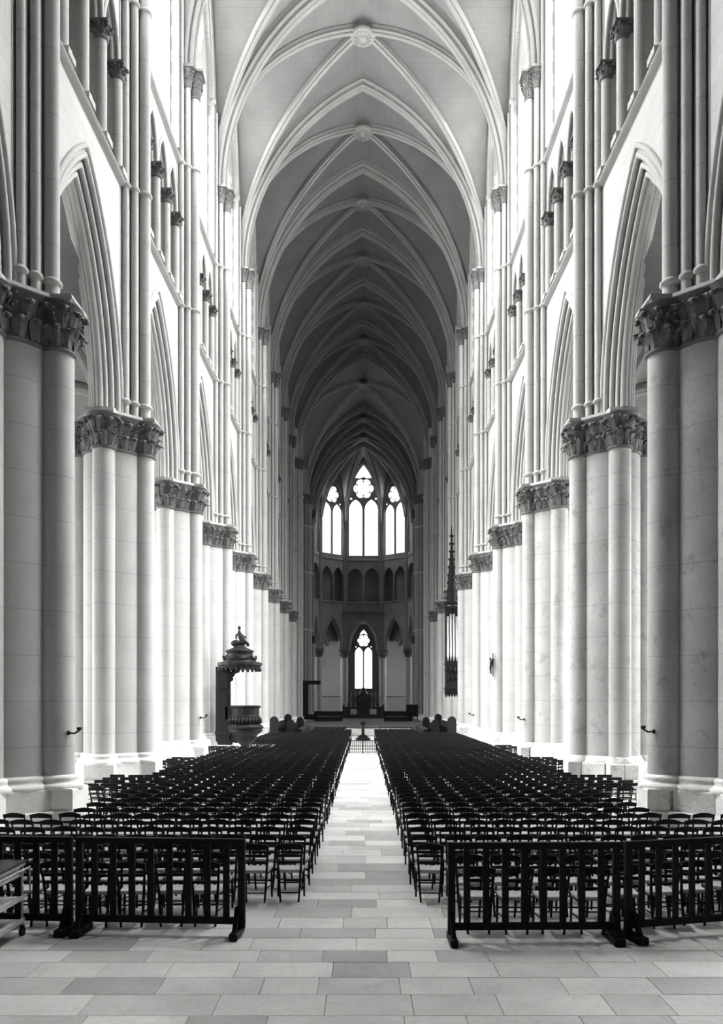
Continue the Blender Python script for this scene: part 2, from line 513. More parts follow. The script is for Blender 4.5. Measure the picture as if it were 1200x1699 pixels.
# ------------------------------------------------------------------ arcade piers
def leaf_into(mb, r0, z0, a, h, w, out, mat=0, knob=True):
    """one curled stone leaf on a bell of radius r0"""
    path = [(0, 0), (.10 * out, .35), (.35 * out, .72), (.8 * out, .95), (1.05 * out, .88), (1.0 * out, .70)]
    wid = [.55, .85, 1.0, .8, .55, .2]
    V = []; F = []
    ca, sa = math.cos(a), math.sin(a)
    for (dr, t), wd in zip(path, wid):
        for q in (-1, 0, 1):
            rr = r0 + dr + (.035 if q == 0 else 0)
            tx = q * w * wd / 2
            V.append((rr * ca - tx * sa, rr * sa + tx * ca, z0 + t * h - (0 if q == 0 else .04 * h)))
    for i in range(5):
        for q in range(2):
            F.append((i * 3 + q, i * 3 + q + 1, i * 3 + 3 + q + 1, i * 3 + 3 + q))
    mb.add(V, F, mat)
    if knob:
        rr = r0 + out * .95
        mb.blob((rr * ca, rr * sa, z0 + h * .80), (w * .26, w * .26, w * .22), 5, mat)
def capital_into(mb, c, r, z0, z1, n, flare, a_skip=None):
    tmp = MB()
    h = z1 - z0
    tmp.lathe([(r + .0, z0 - .03), (r + .05, z0), (r + .05, z0 + .05), (r + .01, z0 + .08), (r + .03, z0 + h * .5), (r + flare * .55, z0 + h * .82), (r + flare, z1)], 20)
    for tier, (zz, hh, nn, ow) in enumerate(((.08, .42, n, flare * .75), (.46, .44, n, flare * 1.0))):
        for k in range(nn):
            a = 2 * PI * (k + .5 * tier) / nn + random.uniform(-.05, .05)
            leaf_into(tmp, r + .02 + .10 * flare * tier, z0 + zz * h, a, hh * h * random.uniform(.9, 1.1), 2 * PI * (r + .1) / nn * .95, ow * random.uniform(.8, 1.1))
    for k in range(int(n * 4)):      # small curled sprays between the leaves
        a = random.uniform(0, 2 * PI)
        leaf_into(tmp, r + .04, z0 + random.uniform(.12, .72) * h, a, .24 * h, random.uniform(.08, .16), flare * random.uniform(.6, 1.15), knob=random.random() < .35)
    V = np.concatenate(tmp.v) + np.array([c[0], c[1], 0])
    o = mb.n
    mb.v.append(V); mb.n += len(V)
    mb.f += [tuple(i + o for i in f) for f in tmp.f]; mb.m += tmp.m; mb.s += tmp.s
def cross_plan(rc, off, re, grow):
    a = off + re + grow; b = re + grow * .75; o = rc + grow
    k = o * 1.0
    pts = []
    for q in range(4):
        ca, sa = [(1, 0), (0, 1), (-1, 0), (0, -1)][q]
        for (x, y_) in ((a, -b), (a, b), (k, b), (b, k)):
            pts.append((x * ca - y_ * sa, x * sa + y_ * ca))
    # (k,b)->(b,k) is the diagonal face; the next quadrant begins at its own (a,-b)
    return pts
def pier_meshes(tag, rc, re, off, m_col, m_pl):
    d = {}
    z_b, z_n = 1.0, Z_CAP - 1.08
    core = MB().lathe([(rc, z_b - .02), (rc, z_n + .06)], 48)
    d['core'] = core.mesh('core_' + tag, m_col)
    sh = MB().lathe([(re, z_b - .02), (re, z_n + .06)], 28)
    d['shaft'] = sh.mesh('shaft_' + tag, m_col)
    def base_prof(r):
        if tag == 'worn': return [(r + .09, z_b - .03), (r + .10, z_b + .04), (r + .05, z_b + .09), (r + .03, z_b + .16), (r - .01, z_b + .19)]
        return [(r + .17, z_b - .03), (r + .19, z_b + .02), (r + .17, z_b + .075), (r + .10, z_b + .10), (r + .07, z_b + .15), (r + .09, z_b + .19), (r + .075, z_b + .235), (r + .01, z_b + .26), (r - .01, z_b + .27)]
    b = MB().lathe(base_prof(rc), 48)
    for q in range(4):
        b.lathe(base_prof(re), 28, (off * math.cos(q * PI / 2), off * math.sin(q * PI / 2), 0))
    d['base'] = b.mesh('base_' + tag, m_pl)
    cp = MB()
    capital_into(cp, (0, 0), rc, z_n, Z_CAP - .13, 20, .20)
    for q in range(4):
        capital_into(cp, (off * math.cos(q * PI / 2), off * math.sin(q * PI / 2)), re, z_n, Z_CAP - .13, 10, .19)
    d['capital'] = cp.mesh('capital_' + tag, M_FOL)
    ab = MB()
    pl = cross_plan(rc, off, re, .13)
    ab.prism(pl, Z_CAP - .14, Z_CAP - .08, s0=.96, s1=1.0)
    ab.prism(pl, Z_CAP - .08, Z_CAP, s0=1.0, s1=.985)
    d['abacus'] = ab.mesh('abacus_' + tag, M_MOULD)
    return d
P_STD = pier_meshes('plain', .85, .31, .89, M_COL, M_PLINTH)
P_STDR = pier_meshes('worn', .85, .31, .89, M_COLR, M_PLINTHR)
P_BIG = pier_meshes('great', .95, .36, 1.03, M_COL, M_PLINTH)
P_BIGR = pier_meshes('great_worn', .95, .36, 1.03, M_COLR, M_PLINTHR)
plinth_cache = {}
def stone_block(p, poly, z0, z1, worn, mat):
    cx = sum(a for a, b in poly) / len(poly); cy = sum(b for a, b in poly) / len(poly)
    j = .025 if worn else .006
    jit = random.uniform(-.06, .025) if worn else random.uniform(-.006, .004)
    poly2 = [(a + (cx - a) * j + a * jit * .6 + (random.uniform(-.05, .02) if worn else 0), b + (cy - b) * j + b * jit * .6 + (random.uniform(-.05, .02) if worn else 0)) for a, b in poly]
    mb = MB()
    mb.prism(poly2, z0 + .004, z1 - .03, s0=1, s1=1)
    mb.prism(poly2, z1 - .03, z1 - .002, s0=1, s1=.985 if not worn else random.uniform(.965, .99))
    obj('plinth_stone', (mb, mat), p)
def plinth_stones(p, rc, off, re, worn, mat, split):
    """two tiers of cut blocks under the shafts: four square dies and four diagonal blocks per tier"""
    core = MB()
    core.prism(cross_plan(rc, off, re, .10), 0, .97)
    obj('plinth_core', (core, mat), p)
    for t, (z0, z1, grow) in enumerate(((0, .28, .26), (.28, .56, .23), (.56, 1.0, .15))):
        pl = cross_plan(rc, off, re, grow)
        n = len(pl)
        segs = []
        for q in range(4):
            i = q * 4
            segs.append([pl[(i - 1) % n], pl[i], pl[i + 1], pl[i + 2]])     # die under an engaged shaft
            segs.append([pl[i + 2], pl[i + 3]])                               # diagonal face
        for sg in segs:
            if len(sg) == 4 and worn and t == 2:
                f = random.uniform(.4, .6)
                m = (sg[1][0] * (1 - f) + sg[2][0] * f, sg[1][1] * (1 - f) + sg[2][1] * f)
                mi = (m[0] * .6, m[1] * .6)
                polys = [[sg[0], sg[1], m, mi], [m, sg[2], sg[3], mi]]
            elif len(sg) == 4:
                inner = [(x * .60, y_ * .60) for x, y_ in (sg[3], sg[0])]
                polys = [sg + inner]
            else:
                polys = [sg + [(sg[1][0] * .6, sg[1][1] * .6), (sg[0][0] * .6, sg[0][1] * .6)]]
            for poly in polys:
                stone_block(p, poly, z0, z1, worn, mat)
def plain_plinth(tag, rc, off, re, mat):
    mb = MB()
    mb.prism(cross_plan(rc, off, re, .25), 0, .56)
    mb.prism(cross_plan(rc, off, re, .25), .56, .60, s0=1, s1=.94)
    mb.prism(cross_plan(rc, off, re, .15), .58, 1.0)
    return mb.mesh('plinth_' + tag, mat)
PL_STD = plain_plinth('plain', .85, .89, .31, M_PLINTH)
def pier(side, k, yk, extra=''):
    big = k <= 1
    worn = side > 0 and k in (1, 2, 3)
    md = (P_BIGR if worn else P_BIG) if big else (P_STDR if worn else P_STD)
    rc, re, off = (.95, .36, 1.03) if big else (.85, .31, .89)
    nm = ORD[max(k - 1, 0)]
    if k <= 0: lab = 'great stone pier on the %s just outside the picture' % SIDE[side]
    elif k == 1: lab = 'great clustered stone pier nearest the camera on the %s side, in shadow' % SIDE[side]
    elif k <= 10: lab = 'clustered stone pier with carved capital, %s from the camera on the %s side' % (nm, SIDE[side])
    else: lab = 'clustered stone pier of the choir, %s side, beyond the crossing' % SIDE[side]
    p = thing('nave_pier', lab, 'pier', (side * NAVE_X, yk, 0), 0, 'piers of the nave arcade')
    p['kind'] = 'structure'
    obj('core', md['core'], p)
    for q in range(4):
        obj('engaged_shaft', md['shaft'], p, (off * math.cos(q * PI / 2), off * math.sin(q * PI / 2), 0))
    obj('base', md['base'], p)
    obj('capital', md['capital'], p, rz=(0 if side < 0 else PI))
    obj('abacus', md['abacus'], p)
    if 1 <= k <= 4: plinth_stones(p, rc, off, re, worn, M_PLINTHR if worn else M_PLINTH, True)
    else: obj('plinth', PL_STD, p)
    return p
for k in range(0, 10):
    for s in (-1, 1): pier(s, k, py(k))
for s in (-1, 1): pier(s, 13, py(13))

# ------------------------------------------------------------------ high walls: bay meshes (u along the wall, w out of the nave)
AS, ARISE = 3.0, 5.75
AR = (AS * AS + ARISE * ARISE) / (2 * AS)
def spandrel_mesh(L, s, R, zs, z1, w0, w1, mat, name):
    th = np.linspace(0, math.acos((R - s) / R), 16)
    u = s - R + R * np.cos(th); z = zs + R * np.sin(th); u[-1] = 0
    ap = list(zip(u, z)) + [(-a, b) for a, b in list(zip(u, z))[-2::-1]]
    poly = [(L, zs), (L, z1), (-L, z1), (-L, zs)] + [(a, b) for a, b in ap[::-1]]
    return MB().plate([(float(a), float(b)) for a, b in poly], [], w0, w1).mesh(name, mat)
def orders_meshes(s, R, zs, wc, hw, mat, n=18):
    """three stepped and moulded orders of a pointed arch centred on wc with half thickness hw"""
    out = []
    steps = [(hw - .0, 0, .22), (hw - .12, .22, .42), (hw - .24, .42, .60)]
    for i, (h, r0, r1) in enumerate(steps):
        mb = MB()
        mb.sweep_arch([(wc - h, r0 - .02), (wc + h, r0 - .02), (wc + h, r1), (wc - h, r1)], s, R, zs, n)
        for sg in (-1, 1):
            mb.sweep_arch(circle_prof(wc + sg * (h - .02), r1 - .02, .075), s, R, zs, n, smooth=True)
        if i == 0:
            for sg in (-1, 1): mb.sweep_arch(circle_prof(wc + sg * (h + .02), .0, .07), s, R, zs, n, smooth=True)
        if i == 2:
            mb.sweep_arch(circle_prof(wc, r1 + .05, .11), s, R, zs, n, smooth=True)
        out.append(mb.mesh('arch_order', mat))
    return out
NAVE_SPAN = spandrel_mesh(3.6, AS, AR, Z_CAP, Z_STR1, WALL_W, 7.75, M_WALL, 'spandrel')
NAVE_ORD = orders_meshes(AS, AR, Z_CAP, 7.35, .40, M_MOULD)
def string_mesh(L, z, w, mat=None):
    # half-round moulding with a sloping top
    mb = MB()
    prof = [(w + .02, z + .16), (w - .10, z + .06), (w - .15, z + .02), (w - .16, z - .03), (w - .12, z - .07), (w - .05, z - .10), (w + .02, z - .14)]
    V = []
    for u in (-L, L):
        V += [(u, a, b) for a, b in prof]
    n = len(prof)
    F = [(i, i + 1, n + i + 1, n + i) for i in range(n - 1)] + [tuple(range(n)), tuple(range(2 * n - 1, n - 1, -1))]
    return mb.add(V, F).mesh('string_course', mat or M_MOULD)
STR1 = string_mesh(3.6, Z_STR1, WALL_W)
STR2 = string_mesh(3.6, Z_STR2, WALL_W)
# triforium
TRI_N, TRI_P = 4, 1.42
def triforium_wall_mesh(L, n, pitch, z0, zc, zap, z1, w0, w1, mat):
    holes = []
    s = pitch / 2 - .11
    outer = [(L, z0), (L, z1), (-L, z1), (-L, z0)]
    # openings reach the sill: cut as holes just above it
    for i in range(n):
        c = (i - (n - 1) / 2) * pitch
        holes.append([(u + c, z) for u, z in arch_pts(s, z0 + .12, zc, zap, 8)])
    return MB().plate(outer, holes, w0, w1).mesh('triforium_wall', mat)
Z_TC, Z_TA = 20.95, 22.35
TRI_WALL = triforium_wall_mesh(3.6, 4, TRI_P, Z_STR1 + .12, Z_TC, Z_TA, Z_STR2, WALL_W + .02, WALL_W + .42, M_WALL)
def triforium_arch_mesh(s, zs, zap, w, r, mat):
    h = zap - zs; R = (s * s + h * h) / (2 * s)
    mb = MB()
    mb.sweep_arch(circle_prof(w, 0.0, r), s, R, zs, 9, smooth=True)
    mb.sweep_arch(circle_prof(w + .16, 0.06, r), s, R, zs, 9, smooth=True)
    return mb.mesh('arch_moulding', mat)
TRI_ARCH = triforium_arch_mesh(TRI_P / 2 - .06, Z_TC, Z_TA + .05, WALL_W + .02, .07, M_MOULD)
def small_col(r, z0, z1):
    mb = MB().lathe([(r, z0 + .1), (r, z1 - .42)], 16)
    b = MB().box((0, 0, z0 + .06), (r * 3.2, r * 3.2, .16)); b.lathe([(r * 1.5, z0 + .14), (r * 1.55, z0 + .19), (r * 1.2, z0 + .23), (r * 1.25, z0 + .27), (r, z0 + .3)], 16)
    c = MB(); capital_into(c, (0, 0), r, z1 - .42, z1 - .07, 7, .10)
    c.box((0, 0, z1 - .035), (r * 3.4, r * 3.4, .07))
    return mb.mesh('colonnette', M_SHAFT), b.mesh('base', M_MOULD), c.mesh('capital', M_FOL)
TRI_COL = small_col(.15, Z_STR1 + .1, Z_TC)
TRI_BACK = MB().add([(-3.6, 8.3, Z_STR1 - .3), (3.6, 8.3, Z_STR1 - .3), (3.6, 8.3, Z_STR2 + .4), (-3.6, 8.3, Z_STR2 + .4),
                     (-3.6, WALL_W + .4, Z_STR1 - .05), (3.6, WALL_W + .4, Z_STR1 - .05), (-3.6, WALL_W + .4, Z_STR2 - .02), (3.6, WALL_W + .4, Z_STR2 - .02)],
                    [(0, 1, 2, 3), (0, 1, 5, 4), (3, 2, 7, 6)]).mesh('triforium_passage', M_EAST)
# clerestory
CW_S, CW_Z0, CW_ZS, CW_ZA = 2.62, Z_STR2 + .35, 30.2, 36.3
def clerestory_mesh(L, mat, hole, zlow, w0, w1):
    t = np.linspace(-1, 1, 41)
    outer = [(float(L * a), float(zx(VA * a)) + .02) for a in t]
    outer = [(-L, zlow)] + outer + [(L, zlow)]
    return MB().plate(outer, [hole], w0, w1).mesh('clerestory_wall', mat)
CL_WALL = clerestory_mesh(3.6, M_WALL, arch_pts(CW_S, CW_Z0, CW_ZS, CW_ZA), Z_STR2, WALL_W, 7.55)
WIN_CLEAR = make_window_meshes('clerestory', CW_S, CW_Z0, CW_ZS, CW_ZA, .3, M_MOULD, G_CLEAR)
WIN_DIM = make_window_meshes('clerestory_dim', CW_S, CW_Z0, CW_ZS, CW_ZA, .3, M_MOULD, G_STAIN)
def formeret_mesh(L, w):
    t = np.linspace(-1, 1, 49)
    pts = [(L * a, w, float(zx(VA * a)) - .08) for a in t]
    return MB().tube(pts, .10, 8).mesh('wall_rib', M_RIB)
FORMERET = formeret_mesh(3.45, WALL_W - .03)
JAMB = MB()
for sg in (-1, 1):
    JAMB.lathe([(.09, CW_Z0 - .05), (.09, CW_ZS + .3)], 12, (sg * (CW_S + .12), WALL_W - .02, 0))
    JAMB.lathe([(.14, CW_ZS + .05), (.17, CW_ZS + .3), (.0, CW_ZS + .3)], 10, (sg * (CW_S + .12), WALL_W - .02, 0))
_h = CW_ZA - CW_ZS + .2; _s = CW_S + .12
JAMB.sweep_arch(circle_prof(WALL_W - .02, 0, .09), _s, (_s * _s + _h * _h) / (2 * _s), CW_ZS + .3, 14, smooth=True)
JAMB = JAMB.mesh('window_jamb', M_MOULD)
# responds
SH_BIG = MB().lathe([(.165, Z_CAP - .02), (.165, Z_SPR - .6)], 20).mesh('wall_shaft', M_SHAFT)
SH_SM = MB().lathe([(.105, Z_CAP - .02), (.105, Z_SPR - .6)], 14).mesh('wall_shaft', M_SHAFT)
SH_OUT = MB().lathe([(.095, Z_CAP - .02), (.095, Z_SPR + 3.3)], 14).mesh('wall_shaft', M_SHAFT)
def ring_mesh(r):
    mb = MB()
    for z in (Z_CAP + .42, Z_STR1 - .02, Z_STR2 - .02):
        mb.lathe([(r - .01, z - .08), (r + .02, z - .06), (r + .055, z - .025), (r + .055, z + .02), (r + .03, z + .05), (r - .01, z + .09)], 16)
    return mb.mesh('shaft_ring', M_MOULD)
RING_B, RING_S = ring_mesh(.165), ring_mesh(.105)
def shaft_cap(r, z0, z1):
    mb = MB(); capital_into(mb, (0, 0), r, z0, z1 - .1, 8, .12)
    mb.box((0, 0, z1 - .05), (r * 2 + .34, r * 2 + .34, .10))
    return mb.mesh('capital', M_FOL)
CAPM_B, CAPM_S = shaft_cap(.165, Z_SPR - 1.0, Z_SPR), shaft_cap(.105, Z_SPR - .75, Z_SPR)
SHAFTS = [(0, 6.42, SH_BIG, RING_B, CAPM_B), (-.30, 6.64, SH_SM, RING_S, CAPM_S), (.30, 6.64, SH_SM, RING_S, CAPM_S), (-.53, 6.84, SH_OUT, RING_S, None), (.53, 6.84, SH_OUT, RING_S, None)]
RESP_BACK = MB()
RESP_BACK.plate([(-.24, Z_CAP), (.24, Z_CAP), (.24, Z_SPR), (-.24, Z_SPR)], [], 6.56, 6.98)
RESP_BACK.plate([(-.46, Z_CAP), (.46, Z_CAP), (.46, Z_SPR + .0), (-.46, Z_SPR + .0)], [], 6.76, 6.98)
RESP_BACK.plate([(-.7, Z_CAP), (.7, Z_CAP), (.7, Z_SPR + 3), (-.7, Z_SPR + 3)], [], 6.94, 7.76)
RESP_BACK = RESP_BACK.mesh('respond', M_WALL)
# aisle
AW = 15.0
AW_WALL = MB().plate([(3.6, 0), (3.6, 15.5), (-3.6, 15.5), (-3.6, 0)], [arch_pts(2.1, 3.6, 8.6, 12.2)], AW, AW + .6).mesh('aisle_wall', M_WALL)
AISLE_WIN = make_window_meshes('aisle', 2.1, 3.6, 8.6, 12.2, .25, M_MOULD, G_AISLE)
AISLE_DIM = make_window_meshes('aisle_dim', 2.1, 3.6, 8.6, 12.2, .25, M_MOULD, G_STAIN)
AV_A, AV_C = 3.7, 11.3
def za(t):   # t in 0..1
    rise = 4.0; R = (AV_A ** 2 + rise ** 2) / (2 * AV_A)
    return Z_CAP + np.sqrt(np.maximum(R * R - (np.abs(t) * AV_A + R - AV_A) ** 2, 0))
def aisle_vault():
    u = np.linspace(-1, 1, 25); v = np.linspace(-1, 1, 25)
    U, V = np.meshgrid(u, v, indexing='ij')
    Z = np.maximum(za(U), za(V))
    return MB().grid(np.stack([U * 3.6, AV_C + V * AV_A, Z], -1)).mesh('aisle_vault', M_VAULT)
AISLE_V = aisle_vault()
def aisle_rib():
    mb = MB(); s = 3.5; h = 3.75; R = (s * s + h * h) / (2 * s)
    mb.sweep_arch([(-.25, -.2), (.25, -.2), (.25, .0), (.12, .15), (-.12, .15), (-.25, .0)], s, R, Z_CAP, 12)
    return mb.mesh('aisle_arch', M_RIB)
AISLE_R = aisle_rib()
def aisle_resp():
    mb = MB()
    mb.lathe([(.3, 0), (.3, Z_CAP - .9)], 16, (0, AW - .15, 0))
    mb.lathe([(.36, Z_CAP - .95), (.32, Z_CAP - .9), (.34, Z_CAP - .5), (.5, Z_CAP - .1), (.5, Z_CAP), (0, Z_CAP)], 12, (0, AW - .15, 0))
    mb.box((0, AW - .1, .5), (1, .9, 1.0))
    return mb.mesh('aisle_respond', M_COL)
AISLE_RESP = aisle_resp()

walls = {}
for side in (-1, 1):
    nm = SIDE[side]
    W = struct('wall_' + nm, 'tall arcaded nave wall on the %s with triforium and clerestory' % nm)
    A = struct('wall_%s_aisle' % nm, 'outer stone wall of the %s side aisle' % nm)
    walls[side] = W
    rz = RZ[side]
    bays = [(k, (py(k) + py(k + 1)) / 2) for k in range(0, 10)] + [(k, (py(k) + py(k + 1)) / 2) for k in (12, 13)]
    for k, yc in bays:
        L = (0, yc, 0)
        obj('spandrel', NAVE_SPAN, W, L, rz)
        for m in NAVE_ORD: obj('arch_order', m, W, L, rz)
        obj('string_course', STR1, W, L, rz); obj('string_course', STR2, W, L, rz)
        obj('triforium_wall', TRI_WALL, W, L, rz)
        obj('triforium_passage', TRI_BACK, W, L, rz)
        c, s_ = math.cos(rz), math.sin(rz)
        def P(u, w, z=0, yc=yc): return (c * u - s_ * w, yc + s_ * u + c * w, z)
        for i in range(TRI_N):
            cu = (i - (TRI_N - 1) / 2) * TRI_P
            obj('arch_moulding', TRI_ARCH, W, P(cu, 0), rz)
        for i in range(TRI_N + 1):
            cu = (i - TRI_N / 2) * TRI_P
            co = obj('colonnette', TRI_COL[0], W, P(cu, WALL_W + .06), rz)
            obj('base', TRI_COL[1], co); obj('capital', TRI_COL[2], co)
        obj('clerestory_wall', CL_WALL, W, L, rz)
        obj('window_jamb', JAMB, W, L, rz)
        obj('wall_rib', FORMERET, W, L, rz)
        kk = k if k < 10 else k - 1
        dim = HIGH_W[kk] < 2000
        place_window(WIN_DIM if dim else WIN_CLEAR, P(0, 7.3), rz, 'tall traceried clerestory window high on the %s wall, %s' % (nm, (ORD[k] + ' from the camera') if k < 10 else ('choir bay %s the crossing' % ('next to' if k == 12 else 'one further from'))))
        daylight(P(0, 13.2, 38.8), rz, 6.0, 9.0, HIGH_W[kk], math.radians(56), 100)
        obj('aisle_wall', AW_WALL, A, L, rz)
        place_window(AISLE_DIM if AISLE_W[kk] < 1000 else AISLE_WIN, P(0, AW + .3), rz, 'pointed window in the %s aisle wall, %s' % (nm, (ORD[k] + ' from the camera') if k < 10 else ('choir aisle, %s the crossing' % ('next to' if k == 12 else 'one further from'))))
        daylight(P(0, AW + 4.0, 9.6), rz, 4.6, 8.0, AISLE_W[kk], math.radians(22), 130)
        obj('aisle_vault', AISLE_V, A, L, rz)
    for k in list(range(0, 10)) + [13]:
        yk = py(k)
        c, s_ = math.cos(rz), math.sin(rz)
        def P(u, w, z=0, yc=yk): return (c * u - s_ * w, yc + s_ * u + c * w, z)
        obj('respond', RESP_BACK, W, (0, yk, 0), rz)
        for u, w, m, rg, cp in SHAFTS:
            sh = obj('wall_shaft', m, W, P(u, w), rz)
            obj('shaft_ring', rg, sh)
            if cp is not None: obj('capital', cp, sh)
        obj('aisle_arch', AISLE_R, A, P(0, 11.25), rz + PI / 2)
        obj('aisle_respond', AISLE_RESP, A, (0, yk, 0), rz)
    # plain flank of the tower bay beside and behind the camera
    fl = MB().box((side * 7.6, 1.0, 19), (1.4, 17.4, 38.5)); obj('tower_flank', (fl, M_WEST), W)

# ------------------------------------------------------------------ west wall behind the camera
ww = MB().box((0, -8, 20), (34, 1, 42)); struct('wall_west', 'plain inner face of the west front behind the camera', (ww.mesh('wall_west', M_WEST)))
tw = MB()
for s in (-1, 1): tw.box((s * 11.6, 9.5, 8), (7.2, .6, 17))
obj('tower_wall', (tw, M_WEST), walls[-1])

# ------------------------------------------------------------------ crossing and transepts
def crossing_pier(side, yk, east):
    p = thing('crossing_pier', 'tall shafted crossing pier on the %s, %s corner' % (SIDE[side], 'far' if east else 'near'), 'pier', (side * 7.6, yk, 0), 0, 'crossing piers')
    p['kind'] = 'structure'
    core = MB().prism([(1.1, -.5), (1.1, .5), (.5, 1.1), (-.5, 1.1), (-1.1, .5), (-1.1, -.5), (-.5, -1.1), (.5, -1.1)], 0, Z_SPR + 3)
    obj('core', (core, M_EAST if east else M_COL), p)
    pl = MB().prism([(1.6, -.7), (1.6, .7), (.7, 1.6), (-.7, 1.6), (-1.6, .7), (-1.6, -.7), (-.7, -1.6), (.7, -1.6)], 0, 1.0)
    obj('plinth', (pl, M_PLINTH), p)
    for i in range(16):
        a = 2 * PI * i / 16
        big = i % 4 == 0
        r = .32 if big else .16
        d = 1.22 if big else (1.2 if i % 2 else 1.15)
        mb = MB().lathe([(r, .95), (r, Z_SPR - .9)], 14)
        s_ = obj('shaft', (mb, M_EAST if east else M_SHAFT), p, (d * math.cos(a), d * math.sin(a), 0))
        rg = MB()
        for z in (1.0, Z_CAP, Z_STR1, Z_STR2):
            rg.lathe([(r, z - .15), (r + .1, z - .05), (r + .1, z + .05), (r, z + .15)], 14)
        obj('shaft_ring', (rg, M_MOULD), s_)
        cp = MB(); capital_into(cp, (0, 0), r, Z_SPR - 1.0, Z_SPR, 8, .14)
        obj('capital', (cp, M_FOL), s_)
for s in (-1, 1):
    crossing_pier(s, Y_CROSS0, False); crossing_pier(s, Y_CROSS1, True)
for s in (-1, 1):
    t = struct('wall_transept_%s' % SIDE[s], 'dim stone walls of the %s transept arm' % SIDE[s])
    mb = MB()
    x0, x1 = s * 8.4, s * 26
    mb.add([(x0, Y_CROSS0, 14.9), (x1, Y_CROSS0, 14.9), (x1, Y_CROSS0, 38), (x0, Y_CROSS0, 38)], [(0, 1, 2, 3)])
    mb.add([(s * 15, Y_CROSS0, 0), (x1, Y_CROSS0, 0), (x1, Y_CROSS0, 38), (s * 15, Y_CROSS0, 38)], [(0, 1, 2, 3)])
    mb.add([(x0, Y_CROSS1, 14.9), (x1, Y_CROSS1, 14.9), (x1, Y_CROSS1, 38), (x0, Y_CROSS1, 38)], [(0, 1, 2, 3)])
    mb.add([(s * 15, Y_CROSS1, 0), (x1, Y_CROSS1, 0), (x1, Y_CROSS1, 38), (s * 15, Y_CROSS1, 38)], [(0, 1, 2, 3)])
    mb.add([(x0, Y_CROSS0, 37.7), (x1, Y_CROSS0, 37.7), (x1, Y_CROSS1, 37.7), (x0, Y_CROSS1, 37.7)], [(0, 1, 2, 3)])
    mb.v[-1] = mb.v[-1]
    obj('transept_wall', (mb, M_EAST), t)
    yc = (Y_CROSS0 + Y_CROSS1) / 2
    e = MB().plate([(7.2, 0), (7.2, 38), (-7.2, 38), (-7.2, 0)], [arch_pts(4.2, 8, 22, 31)], 26, 26.6)
    obj('transept_end', (e, M_EAST), t, (0, yc, 0), RZ[s])
    place_window(make_window_meshes('transept', 4.2, 8, 22, 31, .3, M_MOULD, G_AISLE), (s * 26.3, yc, 0), RZ[s], 'great window closing the %s transept arm' % SIDE[s])
    daylight((s * 30, yc, 20), RZ[s], 8, 20, TRANSEPT_W, math.radians(15))

# ------------------------------------------------------------------ high vault
ceil = struct('ceiling', 'ribbed stone vault over the nave and choir', None, 'vault')
def vault_cells(half):
    """four cells of a quadripartite bay of half length `half` (y), spanning x = -7..7"""
    cells = []
    n = 20
    a = np.linspace(0, 1, n + 1)
    for kind in range(4):
        P = np.zeros((n + 1, 17, 3))
        for i, t in enumerate(a):              # t: 0 at the boss, 1 at the edge of the bay
            q = np.linspace(-t, t, 17)
            if kind < 2:      # cells toward the walls: |x| >= scaled |y|
                sg = 1 if kind == 0 else -1
                P[i, :, 0] = sg * t * VA; P[i, :, 1] = q * half; P[i, :, 2] = zx(q * VA)
            else:
                sg = 1 if kind == 2 else -1
                P[i, :, 1] = sg * t * half; P[i, :, 0] = q * VA; P[i, :, 2] = zx(q * VA)
        cells.append(MB().grid(P).mesh('vault_cell', M_VAULT))
    return cells
CELLS = vault_cells(BAY / 2); CELLS_X = vault_cells(BAY)
def diag_rib(half, sg):
    mb = MB()
    t = np.linspace(-.955, .955, 61)
    X = t * VA; Y = sg * t * half; Z = zx(X)
    d = Vector((VA, sg * half, 0)).normalized(); n = Vector((-d.y, d.x, 0))
    for off, dz, r in ((0, -.40, .10), (.13, -.28, .075), (-.13, -.28, .075)):
        mb.tube([(x + n.x * off, y_ + n.y * off, z + dz) for x, y_, z in zip(X, Y, Z)], r, 8)
    V = []
    for x, y_, z in zip(X, Y, Z):
        for o, dz in ((-.16, .0), (-.16, -.24), (-.06, -.36), (.06, -.36), (.16, -.24), (.16, .0)):
            V.append((x + n.x * o, y_ + n.y * o, z + dz))
    F = [(i * 6 + j, i * 6 + j + 1, i * 6 + 7 + j, i * 6 + 6 + j) for i in range(len(t) - 1) for j in range(5)]
    mb.add(V, F)
    return mb.mesh('diagonal_rib', M_RIB)
DIAG = [diag_rib(BAY / 2, s) for s in (-1, 1)]; DIAG_X = [diag_rib(BAY, s) for s in (-1, 1)]
def trans_rib():
    mb = MB()
    s, R = VA, VR
    mb.sweep_arch([(-.40, -.05), (-.40, .22), (-.26, .30), (-.22, .42), (.22, .42), (.26, .30), (.40, .22), (.40, -.05)], s, R, Z_SPR, 28, closed=False)
    for w, rho, r in ((-.34, .26, .09), (.34, .26, .09), (-.17, .45, .10), (.17, .45, .10), (0, .50, .11)):
        mb.sweep_arch(circle_prof(w, rho, r), s, R, Z_SPR, 28, smooth=True)
    return mb.mesh('transverse_rib', M_RIB)
TRANS = trans_rib()
def boss_mesh():
    mb = MB()
    mb.lathe([(.0, -.66), (.18, -.66), (.2, -.6), (.22, -.52), (.28, -.52), (.54, -.56), (.64, -.5), (.66, -.38), (.58, -.26), (.48, -.2), (.42, 0.1)], 28, (0, 0, 37.5))
    for k in range(12):
        a = 2 * PI * k / 12
        mb.blob((.44 * math.cos(a), .44 * math.sin(a), 37.5 - .56), (.1, .1, .05), 6)
    return mb.mesh('boss', M_RIB)
BOSS = boss_mesh()
for k in list(range(0, 10)) + [12, 13]:
    yc = (py(k) + py(k + 1)) / 2
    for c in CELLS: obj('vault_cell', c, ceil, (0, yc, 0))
    for d in DIAG: obj('diagonal_rib', d, ceil, (0, yc, 0))
    obj('boss', BOSS, ceil, (0, yc, 0))
ycx = (Y_CROSS0 + Y_CROSS1) / 2
